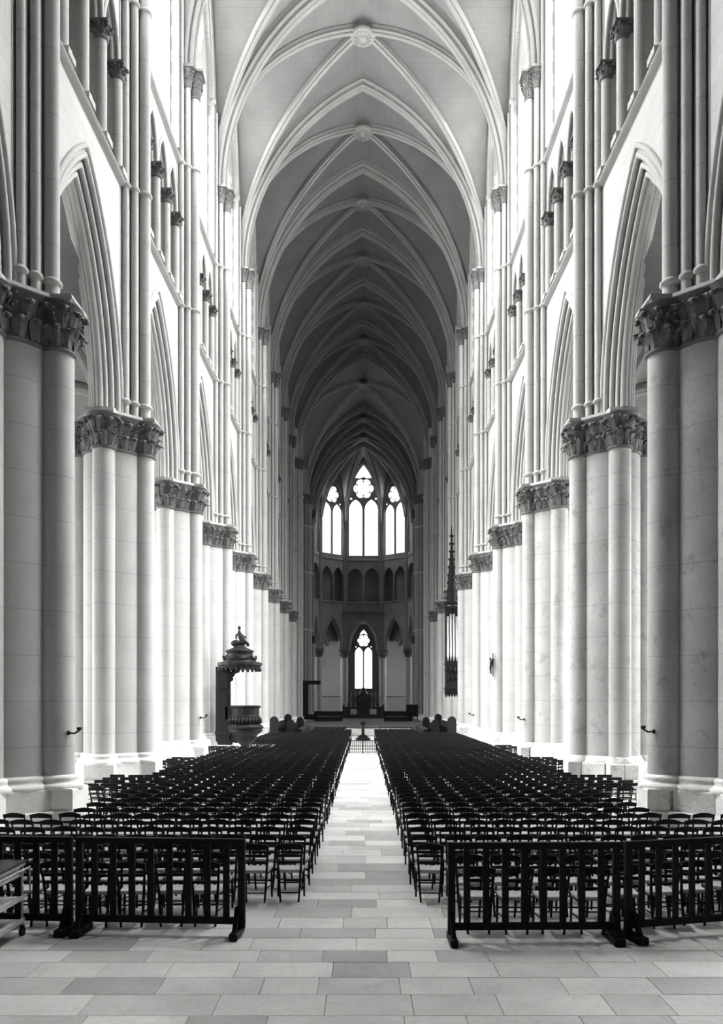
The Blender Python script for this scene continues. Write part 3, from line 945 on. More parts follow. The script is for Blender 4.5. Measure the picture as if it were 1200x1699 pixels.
for c in CELLS_X: obj('vault_cell', c, ceil, (0, ycx, 0))
for d in DIAG_X: obj('diagonal_rib', d, ceil, (0, ycx, 0))
obj('boss', BOSS, ceil, (0, ycx, 0))
for k in list(range(0, 11)) + [12, 13, 14]:
    obj('transverse_rib', TRANS, ceil, (0, py(k), 0))
cov = MB().add([(-8, -8, 38), (8, -8, 38), (8, 9.7, 38), (-8, 9.7, 38)], [(0, 1, 2, 3)])
obj('vault_cell', (cov, M_VAULT), ceil)

# ------------------------------------------------------------------ apse
aw = struct('wall_apse', 'dark polygonal apse wall with arcade, triforium and tall windows')
ANG = [-90, -60, -22, 22, 60, 90]
def apt(a, r=R_APSE): return Vector((r * math.sin(math.radians(a)), Y_APSE + r * math.cos(math.radians(a)), 0))
ZA_CAP, ZA_AP, ZA_S1, ZA_S2, ZA_SILL, ZA_WA = 9.9, 14.75, 16.7, 22.5, 23.4, 36.7
for i in range(5):
    p0, p1 = apt(ANG[i]), apt(ANG[i + 1])
    mid = (p0 + p1) / 2; L = (p1 - p0).length / 2
    d = (p1 - p0).normalized()
    # local u along the chord (towards p0 so that w points outward)
    out = Vector((d.y, -d.x, 0))
    if out.dot(mid - Vector((0, Y_APSE, 0))) < 0: out = -out
    rz = math.atan2(out.y, out.x) - PI / 2
    loc = (mid.x, mid.y, 0)
    s = max(L - .42, .55); h = ZA_AP - ZA_CAP; R = (s * s + h * h) / (2 * s)
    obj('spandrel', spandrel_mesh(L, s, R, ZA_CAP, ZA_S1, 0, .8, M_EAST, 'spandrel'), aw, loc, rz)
    mb = MB()
    for w, rho, r in ((.02, .02, .09), (.12, .16, .08), (.3, .26, .10), (.5, .26, .1)):
        mb.sweep_arch(circle_prof(w, rho, r), s, R, ZA_CAP, 12, smooth=True)
    obj('arch_order', (mb, M_EAST), aw, loc, rz)
    obj('string_course', string_mesh(L, ZA_S1, 0.02, M_EAST), aw, loc, rz)
    obj('string_course', string_mesh(L, ZA_S2 + .3, 0.02, M_EAST), aw, loc, rz)
    n = 2 if L > 1.9 else 1
    pitch = (2 * L - .5) / (n if L > 1.9 else 1)
    obj('triforium_wall', triforium_wall_mesh(L, n, pitch, ZA_S1, 20.2, 21.7, ZA_S2 + .4, .02, .4, M_EAST), aw, loc, rz)
    for q in range(n + 1):
        co = obj('colonnette', MB().lathe([(.12, ZA_S1), (.12, 20.2)], 12).mesh('colonnette', M_EAST), aw, (loc[0] + math.cos(rz) * (q - n / 2) * pitch, loc[1] + math.sin(rz) * (q - n / 2) * pitch, 0), rz)
    bk = MB().add([(-L - .6, 1.3, ZA_S1 - .3), (L + .6, 1.3, ZA_S1 - .3), (L + .6, 1.3, 23), (-L - .6, 1.3, 23), (-L, .35, ZA_S1 - .02), (L, .35, ZA_S1 - .02), (-L, .35, 22.9), (L, .35, 22.9)], [(0, 1, 2, 3), (0, 1, 5, 4), (3, 2, 7, 6)])
    obj('triforium_passage', (bk, M_EAST), aw, loc, rz)
    ws = L - .40
    t = np.linspace(-1, 1, 33)
    outer = [(-L, ZA_S2)] + [(float(L * a), float(zx(VA * a)) + .02) for a in t] + [(L, ZA_S2)]
    zs, zt = (31.0, ZA_WA) if i == 2 else (30.2, 34.5)
    hole = arch_pts(ws, ZA_SILL, zs, zt)
    obj('clerestory_wall', MB().plate(outer, [hole], 0, .5).mesh('clerestory_wall', M_EAST), aw, loc, rz)
    names = ['far left', 'left', 'central', 'right', 'far right']
    wm = make_window_meshes('apse', ws, ZA_SILL, zs, zt, .2, M_EAST, G_APSE if 0 < i < 4 else G_STAIN, top=i == 2, bar=.14, mullion=.34 if L > 2.2 else .3)
    o2 = out * .3
    place_window(wm, (loc[0] + o2.x, loc[1] + o2.y, 0), rz, '%s tall traceried window of the apse glowing white' % names[i] if 0 < i < 4 else '%s narrow apse window turned edge-on' % names[i])
    daylight((loc[0] + out.x * 3.6, loc[1] + out.y * 3.6, 31), rz, 2 * ws, 11, APSE_W, math.radians(20))
    # vault web of this segment
    nn = 24
    Pm = np.zeros((nn + 1, 25, 3))
    key = np.array([0, Y_APSE, 0.])
    for a_i, st in enumerate(np.linspace(0.001, 1, nn + 1)):
        for b_i, f in enumerate(np.linspace(0, 1, 25)):
            wp = np.array(p0) * (1 - f) + np.array(p1) * f
            q = key + (wp - key) * st
            z = max(float(zx(VA * st)), float(zx(VA * abs(2 * f - 1))))
            Pm[a_i, b_i] = (q[0], q[1], z)
    obj('vault_cell', (MB().grid(Pm), M_EAST), ceil)
for i, a in enumerate(ANG):
    p = apt(a, R_APSE - .12)
    t = np.linspace(.03, .98, 31)
    mb = MB().tube([(p.x * q, Y_APSE + (p.y - Y_APSE) * q, float(zx(VA * q)) - .28) for q in t], .16, 8)
    obj('apse_rib', (mb, M_EAST), ceil)
    p = apt(a, R_APSE + .35)
    if abs(a) == 90: continue
    c = thing('apse_column', 'slender round apse column with foliage capital, %s' % {-60: 'outermost on the left', -22: 'left of the central window', 22: 'right of the central window', 60: 'outermost on the right'}[a], 'column', (p.x, p.y, .6), 0, 'columns of the apse arcade')
    c['kind'] = 'structure'
    obj('shaft', (MB().lathe([(.52, .6), (.52, ZA_CAP - 1.7)], 24), M_COL), c)
    obj('base', (MB().lathe([(.8, 0), (.8, .35), (.72, .45), (.6, .55), (.62, .62), (.52, .68)], 24), M_EAST), c)
    cp = MB(); capital_into(cp, (0, 0), .52, ZA_CAP - 1.7, ZA_CAP - .8, 10, .22); cp.box((0, 0, ZA_CAP - .7), (1.6, 1.6, .2))
    obj('capital', (cp, M_FOL), c)
    q = apt(a, R_APSE - .1)
    for dq in (-.2, 0, .2):
        qq = q + Vector((math.cos(math.radians(a)), -math.sin(math.radians(a)), 0)) * dq
        obj('wall_shaft', (MB().lathe([(.11, ZA_CAP), (.11, Z_SPR)], 10), M_EAST), aw, (qq.x, qq.y, 0))
# ambulatory and axial chapel
YC = 132.0
am = struct('wall_ambulatory', 'pale curved ambulatory wall seen behind the apse columns')
R_AMB = 14.9
NA = 48
mb = MB()
gap = math.radians(13)
for a0, a1 in ((-PI / 2, -gap), (gap, PI / 2)):
    aa = np.linspace(a0, a1, 21)
    P = np.zeros((21, 2, 3))
    for i, a in enumerate(aa):
        for j, z in enumerate((0, 15.2)):
            P[i, j] = (R_AMB * math.sin(a), Y_APSE + R_AMB * math.cos(a), z)
    mb.grid(P, smooth=True)
    # sill moulding
    mb.tube([((R_AMB - .05) * math.sin(a), Y_APSE + (R_AMB - .05) * math.cos(a), 3.4) for a in aa], .12, 6)
obj('curved_wall', (mb, M_WALL), am)
mb = MB()
for a0, a1 in ((-PI / 2, -math.radians(22)), (math.radians(22), PI / 2)):
    aa = np.linspace(a0, a1, 31)
    P = np.zeros((31, 9, 3))
    for i, a in enumerate(aa):
        for j, q in enumerate(np.linspace(-1, 1, 9)):
            r = 11.2 + 3.75 * q
            P[i, j] = (r * math.sin(a), Y_APSE + r * math.cos(a), 11.2 + 3.4 * math.sqrt(max(0, 1 - q * q)))
    mb.grid(P)
mb.add([(-6.5, Y_APSE + 6, 15.3), (6.5, Y_APSE + 6, 15.3), (6.5, YC + .5, 15.3), (-6.5, YC + .5, 15.3)], [(0, 1, 2, 3)])
for a in np.radians([-75, -60, -41, -22, 22, 41, 60, 75]):
    mb.tube([((11.2 + 3.6 * q) * math.sin(a), Y_APSE + (11.2 + 3.6 * q) * math.cos(a), 11.0 + 3.4 * math.sqrt(max(0, 1 - q * q))) for q in np.linspace(-1, 1, 13)], .18, 8)
obj('ambulatory_vault', (mb, M_VAULT), am)
for s in (-1, 1):
    for a in (38, 72):
        ar = math.radians(a) * s
        q = Vector((math.sin(ar), math.cos(ar), 0))
        lo = Vector((0, Y_APSE, 0)) + q * (R_AMB - .12)
        wm = make_window_meshes('ambulatory', 1.3, 4.2, 9, 12, .2, M_MOULD, G_STAIN)
        place_window(wm, (lo.x, lo.y, 0), -ar, 'ambulatory window half hidden behind the %s %s apse column' % (SIDE[s], 'inner' if a == 38 else 'outer'))
        lo -= q * .35
        daylight((lo.x, lo.y, 8), -ar, 2.4, 7, AMBULATORY_W, math.radians(10))
xg = R_AMB * math.sin(gap); yg = Y_APSE + R_AMB * math.cos(gap)
YC = 132.0
mb = MB()
for s in (-1, 1):
    mb.add([(s * xg, yg, 0), (s * xg, YC, 0), (s * xg, YC, 15.6), (s * xg, yg, 15.6)], [(0, 1, 2, 3)])
obj('chapel_wall', (mb, M_WALL), am)
e = MB().plate([(xg, 0), (xg, 15.6), (-xg, 15.6), (-xg, 0)], [arch_pts(1.52, 4.5, 10.9, 14.3)], 0, .4)
obj('chapel_end', (e, M_EAST), am, (0, YC, 0))
v = MB(); s_ = xg; h_ = 3.6; v.sweep_arch([(yg - 6.0, 0), (YC + .1, 0)], s_, (s_ * s_ + h_ * h_) / (2 * s_), 11.4, 10, closed=False)
obj('chapel_vault', (v, M_VAULT), am)
place_window(make_window_meshes('chapel', 1.52, 4.5, 10.9, 14.3, .2, M_EAST, G_APSE, bar=.12, mullion=.2), (0, YC + .15, 0), 0, 'two-light chapel window glowing white low behind the altar')
daylight((0, YC + 2.6, 10.5), 0, 2.8, 9, CHAPEL_W, math.radians(12))

# ------------------------------------------------------------------ choir platform and furnishings
pf = struct('floor_choir', 'raised choir floor beyond the nave with central steps', None, 'floor')
mb = MB(); mb.box((0, 99, .28), (12.2, 66, .6)); obj('platform', (mb, M_CHOIR), pf)
for i in range(3):
    obj('step', (MB().box((0, 65.4 - .38 * i - .2, .08 * (3 - i) + .0), (3.6, .8, .16 * (3 - i)), bevel=.01), M_PLINTH), pf)

# -- chairs
def chair_parts():
    P = []
    for s in (-1, 1):
        P.append(('back_post', MB().tube([(s * .125, -.17, 0), (s * .142, -.155, .22), (s * .152, -.15, .42), (s * .168, -.19, .62), (s * .185, -.245, .80)], [.015, .018, .019, .017, .014], 6, 0), 0))
    for s in (-1, 1):
        P.append(('front_leg', MB().tube([(s * .185, .165, 0), (s * .18, .155, .43)], [.015, .019], 6, 0), 0))
    st = MB()
    st.prism([(-.155, -.16), (.155, -.16), (.195, .175), (-.195, .175)], .40, .425, s0=.97, s1=1.0)
    st.prism([(-.155, -.16), (.155, -.16), (.195, .175), (-.195, .175)], .425, .445, s0=1.0, s1=.93)
    P.append(('seat', st, 1))
    def rail(z, zc, yy, wd, hh, hc):
        mb = MB(); n = 9; V = []
        for i in range(n):
            t = i / (n - 1) * 2 - 1
            yb = yy - .035 * (1 - t * t)
            zz = z + zc * (1 - t * t); h = hh + hc * (1 - t * t)
            for dy, dz in ((-.009, 0), (.009, 0), (.009, h), (-.009, h)):
                V.append((t * wd, yb + dy, zz + dz))
        F = [(i * 4 + j, i * 4 + (j + 1) % 4, i * 4 + 4 + (j + 1) % 4, i * 4 + 4 + j) for i in range(n - 1) for j in range(4)] + [(0, 1, 2, 3), (n * 4 - 1, n * 4 - 2, n * 4 - 3, n * 4 - 4)]
        return mb.add(V, F)
    P.append(('top_rail', rail(.735, .012, -.232, .185, .06, .025), 0))
    P.append(('back_slat', rail(.63, .006, -.20, .168, .035, .008), 0))
    P.append(('back_slat', rail(.535, .004, -.172, .160, .032, .006), 0))
    for z in (.13, .27):
        P.append(('rung', MB().tube([(-.135, -.163, z), (.135, -.163, z)], .010, 5, 0), 0))
    P.append(('rung', MB().tube([(-.182, .16, .24), (.182, .16, .24)], .011, 5, 0), 0))
    for s in (-1, 1):
        P.append(('rung', MB().tube([(s * .133, -.162, .18), (s * .182, .16, .18)], .010, 5, 0), 0))
        P.append(('rung', MB().tube([(s * .15, -.15, .385), (s * .18, .155, .385)], .013, 5, 0), 0))
    return P
CP = chair_parts()
CP_MESH = [(n, mb.mesh(n, M_RUSH if m else M_WOOD)) for n, mb, m in CP]
one = MB()
for n_, mb, m in CP:
    o = one.n
    V = np.concatenate(mb.v); one.v.append(V); one.n += len(V)
    one.f += [tuple(i + o for i in f) for f in mb.f]; one.m += [m] * len(mb.f); one.s += mb.s
CHAIR_ONE = one.mesh('nave_chair', [M_WOOD, M_RUSH])
# light version for the far mass
def chair_simple():
    mb = MB()
    for s in (-1, 1):
        mb.bar((s * .13, -.165, 0), (s * .152, -.15, .42), .032, .032); mb.bar((s * .152, -.15, .42), (s * .185, -.245, .80), .03, .03)
        mb.bar((s * .185, .165, 0), (s * .18, .155, .43), .032, .032)
    mb.prism([(-.155, -.16), (.155, -.16), (.195, .175), (-.195, .175)], .40, .44, mat=1)
    for z, h in ((.77, .075), (.65, .035), (.55, .032)):
        mb.box((0, -.16 - (z - .42) * .24, z), (.35, .02, h))
    for z in (.13, .27): mb.box((0, -.163, z), (.27, .02, .02))
    return mb
CS = chair_simple(); CSV = np.concatenate(CS.v)
chairs = []      # (y, x, rz, side, col, row)
for side in (-1, 1):
    for c in range(0, 13):
        x = (.97 + .458 * c)
        for r in range(-2, 60):
            yy = 11.44 + .748 * r
            if r < 0: yy = 11.44 + (.62 if side < 0 else .78) * r
            if side < 0 and r < 0 and c < 2: continue
            if side > 0 and r < 0 and c < 1: continue
            if yy > 59.5 or (yy > 54.5 and x > 3.4): continue
            if side > 0 and r < 0 and x > 2.8: yy += (x - 2.8) * (.30 if r == -2 else .14)
            if abs(yy - py(1)) < 2.0 and x + .24 > 5.62: continue
            if x + .22 > 6.0:            # stands between the piers only
                kk = (yy - py(1)) / BAY
                if abs(kk - round(kk)) * BAY < 2.0 or yy > 40: continue
            if x + .2 > yy * .47 + .5: continue      # outside the picture
            if side < 0 and 35.8 < yy < 39.4 and x > 3.9: continue     # room for the pulpit
            if yy > 50.5 and x > 3.4: continue       # choir stalls
            jx, jy, jr = random.gauss(0, .012), random.gauss(0, .018), random.gauss(0, .03)
            if c >= 8: jx *= 1.5; jy *= 2.2; jr *= 2.2
            chairs.append((yy + jy, side * x + jx, jr, side, c, r + 2))
chairs.sort(key=lambda t: math.hypot(t[0], t[1]))
ROWW = ORD
near = chairs[:300]; far = chairs[300:]
def ordw(i): return ['first', 'second', 'third', 'fourth', 'fifth', 'sixth', 'seventh', 'eighth', 'ninth', 'tenth', 'eleventh', 'twelfth', 'thirteenth', 'fourteenth', 'fifteenth', 'sixteenth', 'seventeenth', 'eighteenth', 'nineteenth', 'twentieth', 'twenty-first', 'twenty-second'][i]
for i, (yy, xx, jr, side, c, r) in enumerate(near):
    lab = 'dark rush-seated chair, %s block, %s row from the front rail, %s from the aisle' % (SIDE[side], ordw(r), ordw(c))
    if i < 90:
        t = thing('nave_chair', lab, 'chair', (xx, yy, 0), jr, 'rush-seated chairs filling the nave')
        for n_, m in CP_MESH: obj(n_, m, t)
    else:
        o = obj('nave_chair', CHAIR_ONE, None, (xx, yy, 0), jr, label=lab, category='chair', group='rush-seated chairs filling the nave')
fm = MB()
nv = len(CSV)
for yy, xx, jr, side, c, r in far:
    ca, sa = math.cos(jr), math.sin(jr)
    V = CSV.copy(); V[:, 0], V[:, 1] = CSV[:, 0] * ca - CSV[:, 1] * sa + xx, CSV[:, 0] * sa + CSV[:, 1] * ca + yy
    o = fm.n
    fm.v.append(V); fm.n += nv
    fm.f += [tuple(i + o for i in f) for f in CS.f]; fm.m += CS.m; fm.s += CS.s
obj('chair_rows', (fm, [M_WOOD, M_RUSH]), None, label='far mass of dark chairs packed in rows up the nave', category='chairs', kind='stuff', group='rush-seated chairs filling the nave')

# -- wooden rail fences in front
SLAT = MB().box((0, 0, .64), (.078, .022, .93)).mesh('slat', M_WOOD)
def fence(p0, p1, nsl, label, feet):
    p0 = Vector((p0[0], p0[1], 0)); p1 = Vector((p1[0], p1[1], 0))
    d = p1 - p0; L = d.length - .012; rz = math.atan2(d.y, d.x)
    t = thing('railing', label, 'railing', p0, rz, 'wooden railings in front of the chairs')
    obj('top_rail', (MB().box((L / 2, 0, 1.115), (L, .07, .075), bevel=.008), M_WOOD), t)
    obj('bottom_rail', (MB().box((L / 2, 0, .18), (L, .045, .085), bevel=.006), M_WOOD), t)
    for x in (.045, L - .045):
        obj('post', (MB().box((x, 0, .59), (.085, .065, 1.0), bevel=.006), M_WOOD), t)
    for x, w in feet:
        f = MB().box((x, -.04, .045), (w, .42, .09), bevel=.012)
        f.bar((x, -.17, .08), (x, -.02, .34), .05, .05); f.bar((x, .13, .08), (x, .02, .34), .05, .05)
        obj('foot', (f, M_WOOD), t)
    for i in range(nsl):
        x = L * (i + 1) / (nsl + 1)
        obj('slat', SLAT, t, (x, 0, 0))
def px(x, d): return (x - 604) * d / F_PX + .06
fence((px(126, 9.80), 9.80), (px(409, 9.66), 9.66), 8, 'dark slatted wooden railing left of the central aisle', [(.08, .13), (1.97, .10)])
fence((px(126, 9.80) - 2.06, 9.90), (px(122, 9.80), 9.81), 8, 'dark slatted wooden railing behind the trolley, cut by the left picture edge', [(.05, .1), (1.95, .13)])
fence((px(743, 9.42), 9.42), (px(1031, 9.46), 9.46), 8, 'dark slatted wooden railing right of the central aisle', [(.05, .09), (1.93, .13)])
fence((px(1037, 9.47), 9.48), (px(1037, 9.47) + 1.98, 9.99), 8, 'dark slatted wooden railing angled away at the right picture edge', [(.10, .13), (1.95, .1)])

# -- trolley at the left edge
t = thing('trolley', 'cream wheeled trolley with dark top and two shelves, cut by the left edge', 'trolley', (-4.29, 9.12, 0))
TW, TL = .62, 1.24
obj('table_top', (MB().box((0, 0, .875), (TW + .02, TL, .03), bevel=.006), M_TOP), t)
obj('drawer', (MB().box((0, .03, .775), (TW - .08, TL - .12, .15), bevel=.006), M_PAINT), t)
obj('apron', (MB().box((0, 0, .845), (TW, TL - .02, .03)), M_PAINT), t)
for z in (.44, .17):
    obj('shelf', (MB().box((0, 0, z), (TW, TL - .04, .025), bevel=.005).box((TW / 2 - .01, 0, z + .02), (.015, TL - .04, .04)), M_PAINT), t)
for sx in (-1, 1):
    for sy in (-1, 1):
        obj('leg', (MB().tube([(sx * (TW / 2 - .02), sy * (TL / 2 - .06), .12), (sx * (TW / 2 - .02), sy * (TL / 2 - .06), .86)], .014, 8), M_PAINT), t)
        cs = obj('caster', (MB().tube([(sx * (TW / 2 - .04), sy * (TL / 2 - .06), .055), (sx * (TW / 2), sy * (TL / 2 - .06), .055)], .055, 14), M_RUBBER), t)
        obj('caster_fork', (MB().box((sx * (TW / 2 - .02), sy * (TL / 2 - .06), .105), (.05, .04, .04)), M_IRON), cs)
gr = MB().tube([(TW / 2 + .035, -TL / 2 + .02, .58), (TW / 2 + .035, -TL / 2 + .02, .80), (TW / 2 + .035, TL / 2 + .03, .80), (TW / 2 + .035, TL / 2 + .03, .50)], .012, 8)
gr.tube([(TW / 2 - .01, -.25, .80), (TW / 2 + .035, -.25, .80)], .01, 6).tube([(TW / 2 - .01, .35, .80), (TW / 2 + .035, .35, .80)], .01, 6)
obj('side_rail', (gr, M_PAINT), t)

# -- pulpit
pp = thing('pulpit', 'dark carved wooden pulpit with domed canopy and crowning figure on the fourth left pier', 'pulpit', (-5.33, 37.0, 0))
b = MB(); prof = [(.02, .55), (.13, .60), (.15, .68), (.24, .76), (.40, .90), (.50, 1.05), (.56, 1.20), (.70, 1.30), (.80, 1.40), (.74, 1.48)]
b.lathe(prof, 12, smooth=True); b.blob((0, 0, .55), (.1, .1, .12), 8)
obj('pendant', (b, M_WOOD2), pp)
b = MB().lathe([(.70, 1.44), (.82, 1.50), (.84, 1.58), (.74, 1.66), (.66, 1.72), (.70, 1.80), (.72, 1.90), (.66, 2.02), (.68, 2.06), (.64, 2.10), (.64, 2.40), (.70, 2.45), (.72, 2.52), (.64, 2.54), (.58, 2.54), (.56, 1.5)], 16, smooth=False)
bk = obj('basket', (b, M_WOOD2), pp)
fl = MB()
for k in range(28):
    a = 2 * PI * k / 28
    fl.tube([(.69 * math.cos(a), .69 * math.sin(a), 1.72), (.73 * math.cos(a), .73 * math.sin(a), 1.86), (.67 * math.cos(a), .67 * math.sin(a), 2.0)], .04, 5)
obj('gadrooning', (fl, M_WOOD2), bk)
b = MB().box((-1.0, 0, 2.6), (.66, .22, 3.4), bevel=.02)
b.box((-1.0, -.12, 2.5), (.46, .06, 1.2), bevel=.01); b.box((-1.0, -.12, 3.7), (.46, .06, .8), bevel=.01)
b.box((-1.0, 0, 1.28), (.72, .3, .18), bevel=.02); b.box((-.92, 0, 1.0), (.7, .2, .5), bevel=.06).box((-.75, 0, 1.9), (.3, .3, 1.2), bevel=.02)
b.bar((-.85, 0, 1.2), (-.3, 0, 1.0), .2, .4)
obj('backboard', (b, M_WOOD2), pp)
sc = MB()
for i, (x, z) in enumerate(((-.66, 3.75), (-.60, 3.95), (-.50, 4.08), (-.36, 4.14))):
    sc.blob((x, 0, z), (.13, .12, .13), 8)
obj('scroll', (sc, M_WOOD2), pp)
b = MB().lathe([(.0, 4.22), (.88, 4.18), (.94, 4.22), (.96, 4.32), (1.02, 4.36), (1.02, 4.46), (.92, 4.50), (.6, 4.52)], 16, (-.25, 0, 0), smooth=False)
for k in range(24):
    a = 2 * PI * k / 24
    b.blob((-.25 + .93 * math.cos(a), .93 * math.sin(a), 4.16), (.07, .07, .09), 6)
cn = obj('canopy', (b, M_WOOD2), pp)
b = MB().lathe([(.78, 4.50), (.70, 4.62), (.60, 4.82), (.58, 4.92), (.64, 4.96), (.64, 5.04), (.50, 5.08), (.30, 5.16), (.22, 5.26), (.0, 5.28)], 16, (-.25, 0, 0))
obj('dome', (b, M_WOOD2), cn)
b = MB()
for k in range(8):
    a0 = 2 * PI * k / 8; 
    b.tube([(-.25 + (.74 - .0) * math.cos(a0 + q * PI / 4), .74 * math.sin(a0 + q * PI / 4), 4.78 - .14 * math.sin(PI * q)) for q in np.linspace(0, 1, 7)], .04, 6)
obj('garland', (b, M_WOOD2), cn)
b = MB(); b.blob((-.42, 0, 5.36), (.24, .18, .16), 10); b.blob((-.15, 0, 5.38), (.2, .16, .14), 10)
b.tube([(-.05, 0, 5.36), (-.15, 0, 5.55), (-.26, 0, 5.75), (-.28, 0, 5.95)], [.14, .13, .11, .05], 8); b.blob((-.27, 0, 6.06), (.075, .08, .095), 8)
b.tube([(-.24, -.02, 5.85), (-.42, 0, 5.72), (-.40, 0, 5.55)], .04, 6); b.tube([(-.26, .04, 5.86), (-.1, .05, 5.70), (.04, .04, 5.62)], .04, 6); b.tube([(-.1, 0, 5.5), (.1, 0, 5.36), (.14, 0, 5.24)], .07, 6)
obj('figure', (b, M_WOOD2), cn)

# -- hanging organ case on the right
og = thing('hanging_organ', 'narrow dark organ case with pale pipes hung high on the right pier', 'organ', (6.22, 57.2, 0))
b = MB().box((0, 0, 6.35), (.92, .8, 6.0), bevel=.03); b.box((0, 0, 9.55), (1.06, .96, .14), bevel=.02); b.box((0, 0, 5.3), (1.0, .88, .12), bevel=.02); b.box((0, 0, 3.6), (1.04, .92, .14), bevel=.02)
obj('case', (b, M_WOOD2), og)
for i in range(4):
    x = -.30 + .2 * i
    z0, z1 = 5.5, 8.6 + .25 * (1 - abs(i - 1.5) / 1.5)
    obj('pipe', (MB().lathe([(.02, z0), (.075, z0 + .35), (.075, z1), (.0, z1)], 10, (x, -.45, 0)), M_GILT), og)
b = MB()
for i in range(5):
    b.lathe([(.12, 3.55), (.14, 3.3), (.08, 3.1), (.0, 2.95)], 8, (-.4 + .2 * i, -.2, 0))
obj('pendant', (b, M_WOOD2), og)
b = MB()
for i in range(7):
    b.blob((-.45 + .15 * i, -.46, 9.2 + .1 * math.cos(i * 2)), (.1, .06, .2), 6)
    b.blob((-.45 + .15 * i, -.46, 4.6 + .3 * math.cos(i * 3)), (.1, .06, .2), 6)
obj('carving', (b, M_WOOD2), og)
b = MB().lathe([(.34, 9.6), (.30, 10.6), (.24, 11.6), (.10, 13.2), (.03, 15.0), (0, 15.05)], 8)
for k in range(9):
    for a in range(4):
        r = .34 - .032 * k
        b.blob((r * math.cos(a * PI / 2), r * math.sin(a * PI / 2), 9.9 + .55 * k), (.07, .07, .1), 5)
obj('spire', (b, M_WOOD2), og)

# -- crucifix on the fourth right pier
cx = thing('crucifix', 'dark crucifix with hanging figure fixed to the fourth right pier', 'crucifix', (6.10, 38.3, 4.4), -PI / 2)
obj('cross', (MB().box((0, .02, .05), (.06, .045, 1.1), bevel=.008).box((0, .02, .27), (.62, .045, .06), bevel=.008), M_WOOD2), cx)
b = MB().tube([(0, -.06, -.38), (0, -.09, -.15), (0, -.07, .02), (0, -.06, .2)], [.03, .05, .06, .07], 8)
b.blob((0, -.09, .32), (.045, .05, .06), 8); b.tube([(-.27, -.02, .29), (-.08, -.06, .2), (.08, -.06, .2), (.27, -.02, .29)], [.02, .035, .035, .02], 6)
obj('figure', (b, M_IRON), cx)

# -- small wall brackets
def bracket(x, y_, z, side, label):
    t = thing('wall_bracket', label, 'bracket', (x, y_, z), 0, 'iron brackets on the piers')
    obj('arm', (MB().tube([(0, 0, 0), (-side * .12, -.02, -.01), (-side * .22, -.02, .05)], .02, 6), M_IRON), t)
    obj('cup', (MB().lathe([(.01, .04), (.05, .07), (.055, .12), (.0, .12)], 8, (-side * .22, -.02, 0)).blob((0, 0, 0), (.04, .05, .05), 6), M_IRON), t)
bracket(-5.99, 16.7, 2.12, -1, 'small iron wall bracket low on the nearest left pier')
bracket(6.0, 16.7, 2.15, 1, 'small iron wall bracket low on the nearest right pier')
bracket(-6.17, 31.1, 2.12, -1, 'small iron wall bracket low on the third left pier')
bracket(6.17, 31.1, 2.05, 1, 'small iron wall bracket low on the third right pier')
bracket(6.17, 45.5, 1.95, 1, 'small iron wall bracket low on the fifth right pier')

# -- iron gate closing the aisle
gt = thing('aisle_gate', 'low double iron gate closing the central aisle', 'gate', (0.0, 42.6, 0))
for x in (-.70, 0, .70):
    obj('post', (MB().box((x, 0, .37), (.05 if x else .07, .05, .74)).blob((x, 0, .78), .05, 8), M_IRON), gt)
for z in (.06, .22, .38, .66):
    obj('rail', (MB().box((0, 0, z), (1.4, .03, .032)), M_IRON), gt)
for s in (-1, 1):
    for i in range(6):
        obj('bar', (MB().box((s * (.10 + .098 * (i + .3)), 0, .37), (.024, .024, .66)), M_IRON), gt)

# -- reading desk on a foot beyond the gate
ld = thing('lectern', 'dark lectern on a broad foot standing beyond the aisle gate', 'lectern', (0.0, 56.5, 0))
obj('foot', (MB().lathe([(.52, 0), (.52, .12), (.40, .18), (.3, .3), (.16, .38)], 16), M_WOOD2), ld)
obj('stem', (MB().lathe([(.12, .3), (.09, .6), (.12, .7), (.08, .8), (.08, 1.1)], 12), M_WOOD2), ld)
obj('desk', (MB().box((0, 0, 1.18), (.36, .3, .04), rot=Matrix.Rotation(.5, 3, 'X')), M_WOOD2), ld)

# -- low panelled choir screens
for s in (-1, 1):
    t = thing('choir_screen', 'low panelled barrier in front of the choir, %s of the steps' % SIDE[s], 'screen', (s * 2.45, 60.5, 0))
    obj('frame', (MB().box((0, 0, .75), (2.4, .08, .07)).box((0, 0, .05), (2.4, .1, .1)).box((-1.17, 0, .4), (.07, .08, .8)).box((1.17, 0, .4), (.07, .08, .8)), M_WOOD2), t)
    for i in range(6):
        obj('panel', (MB().box((-.95 + .38 * i, 0, .4), (.33, .03, .6), bevel=.01), M_EAST if s > 0 else M_WOOD2), t)

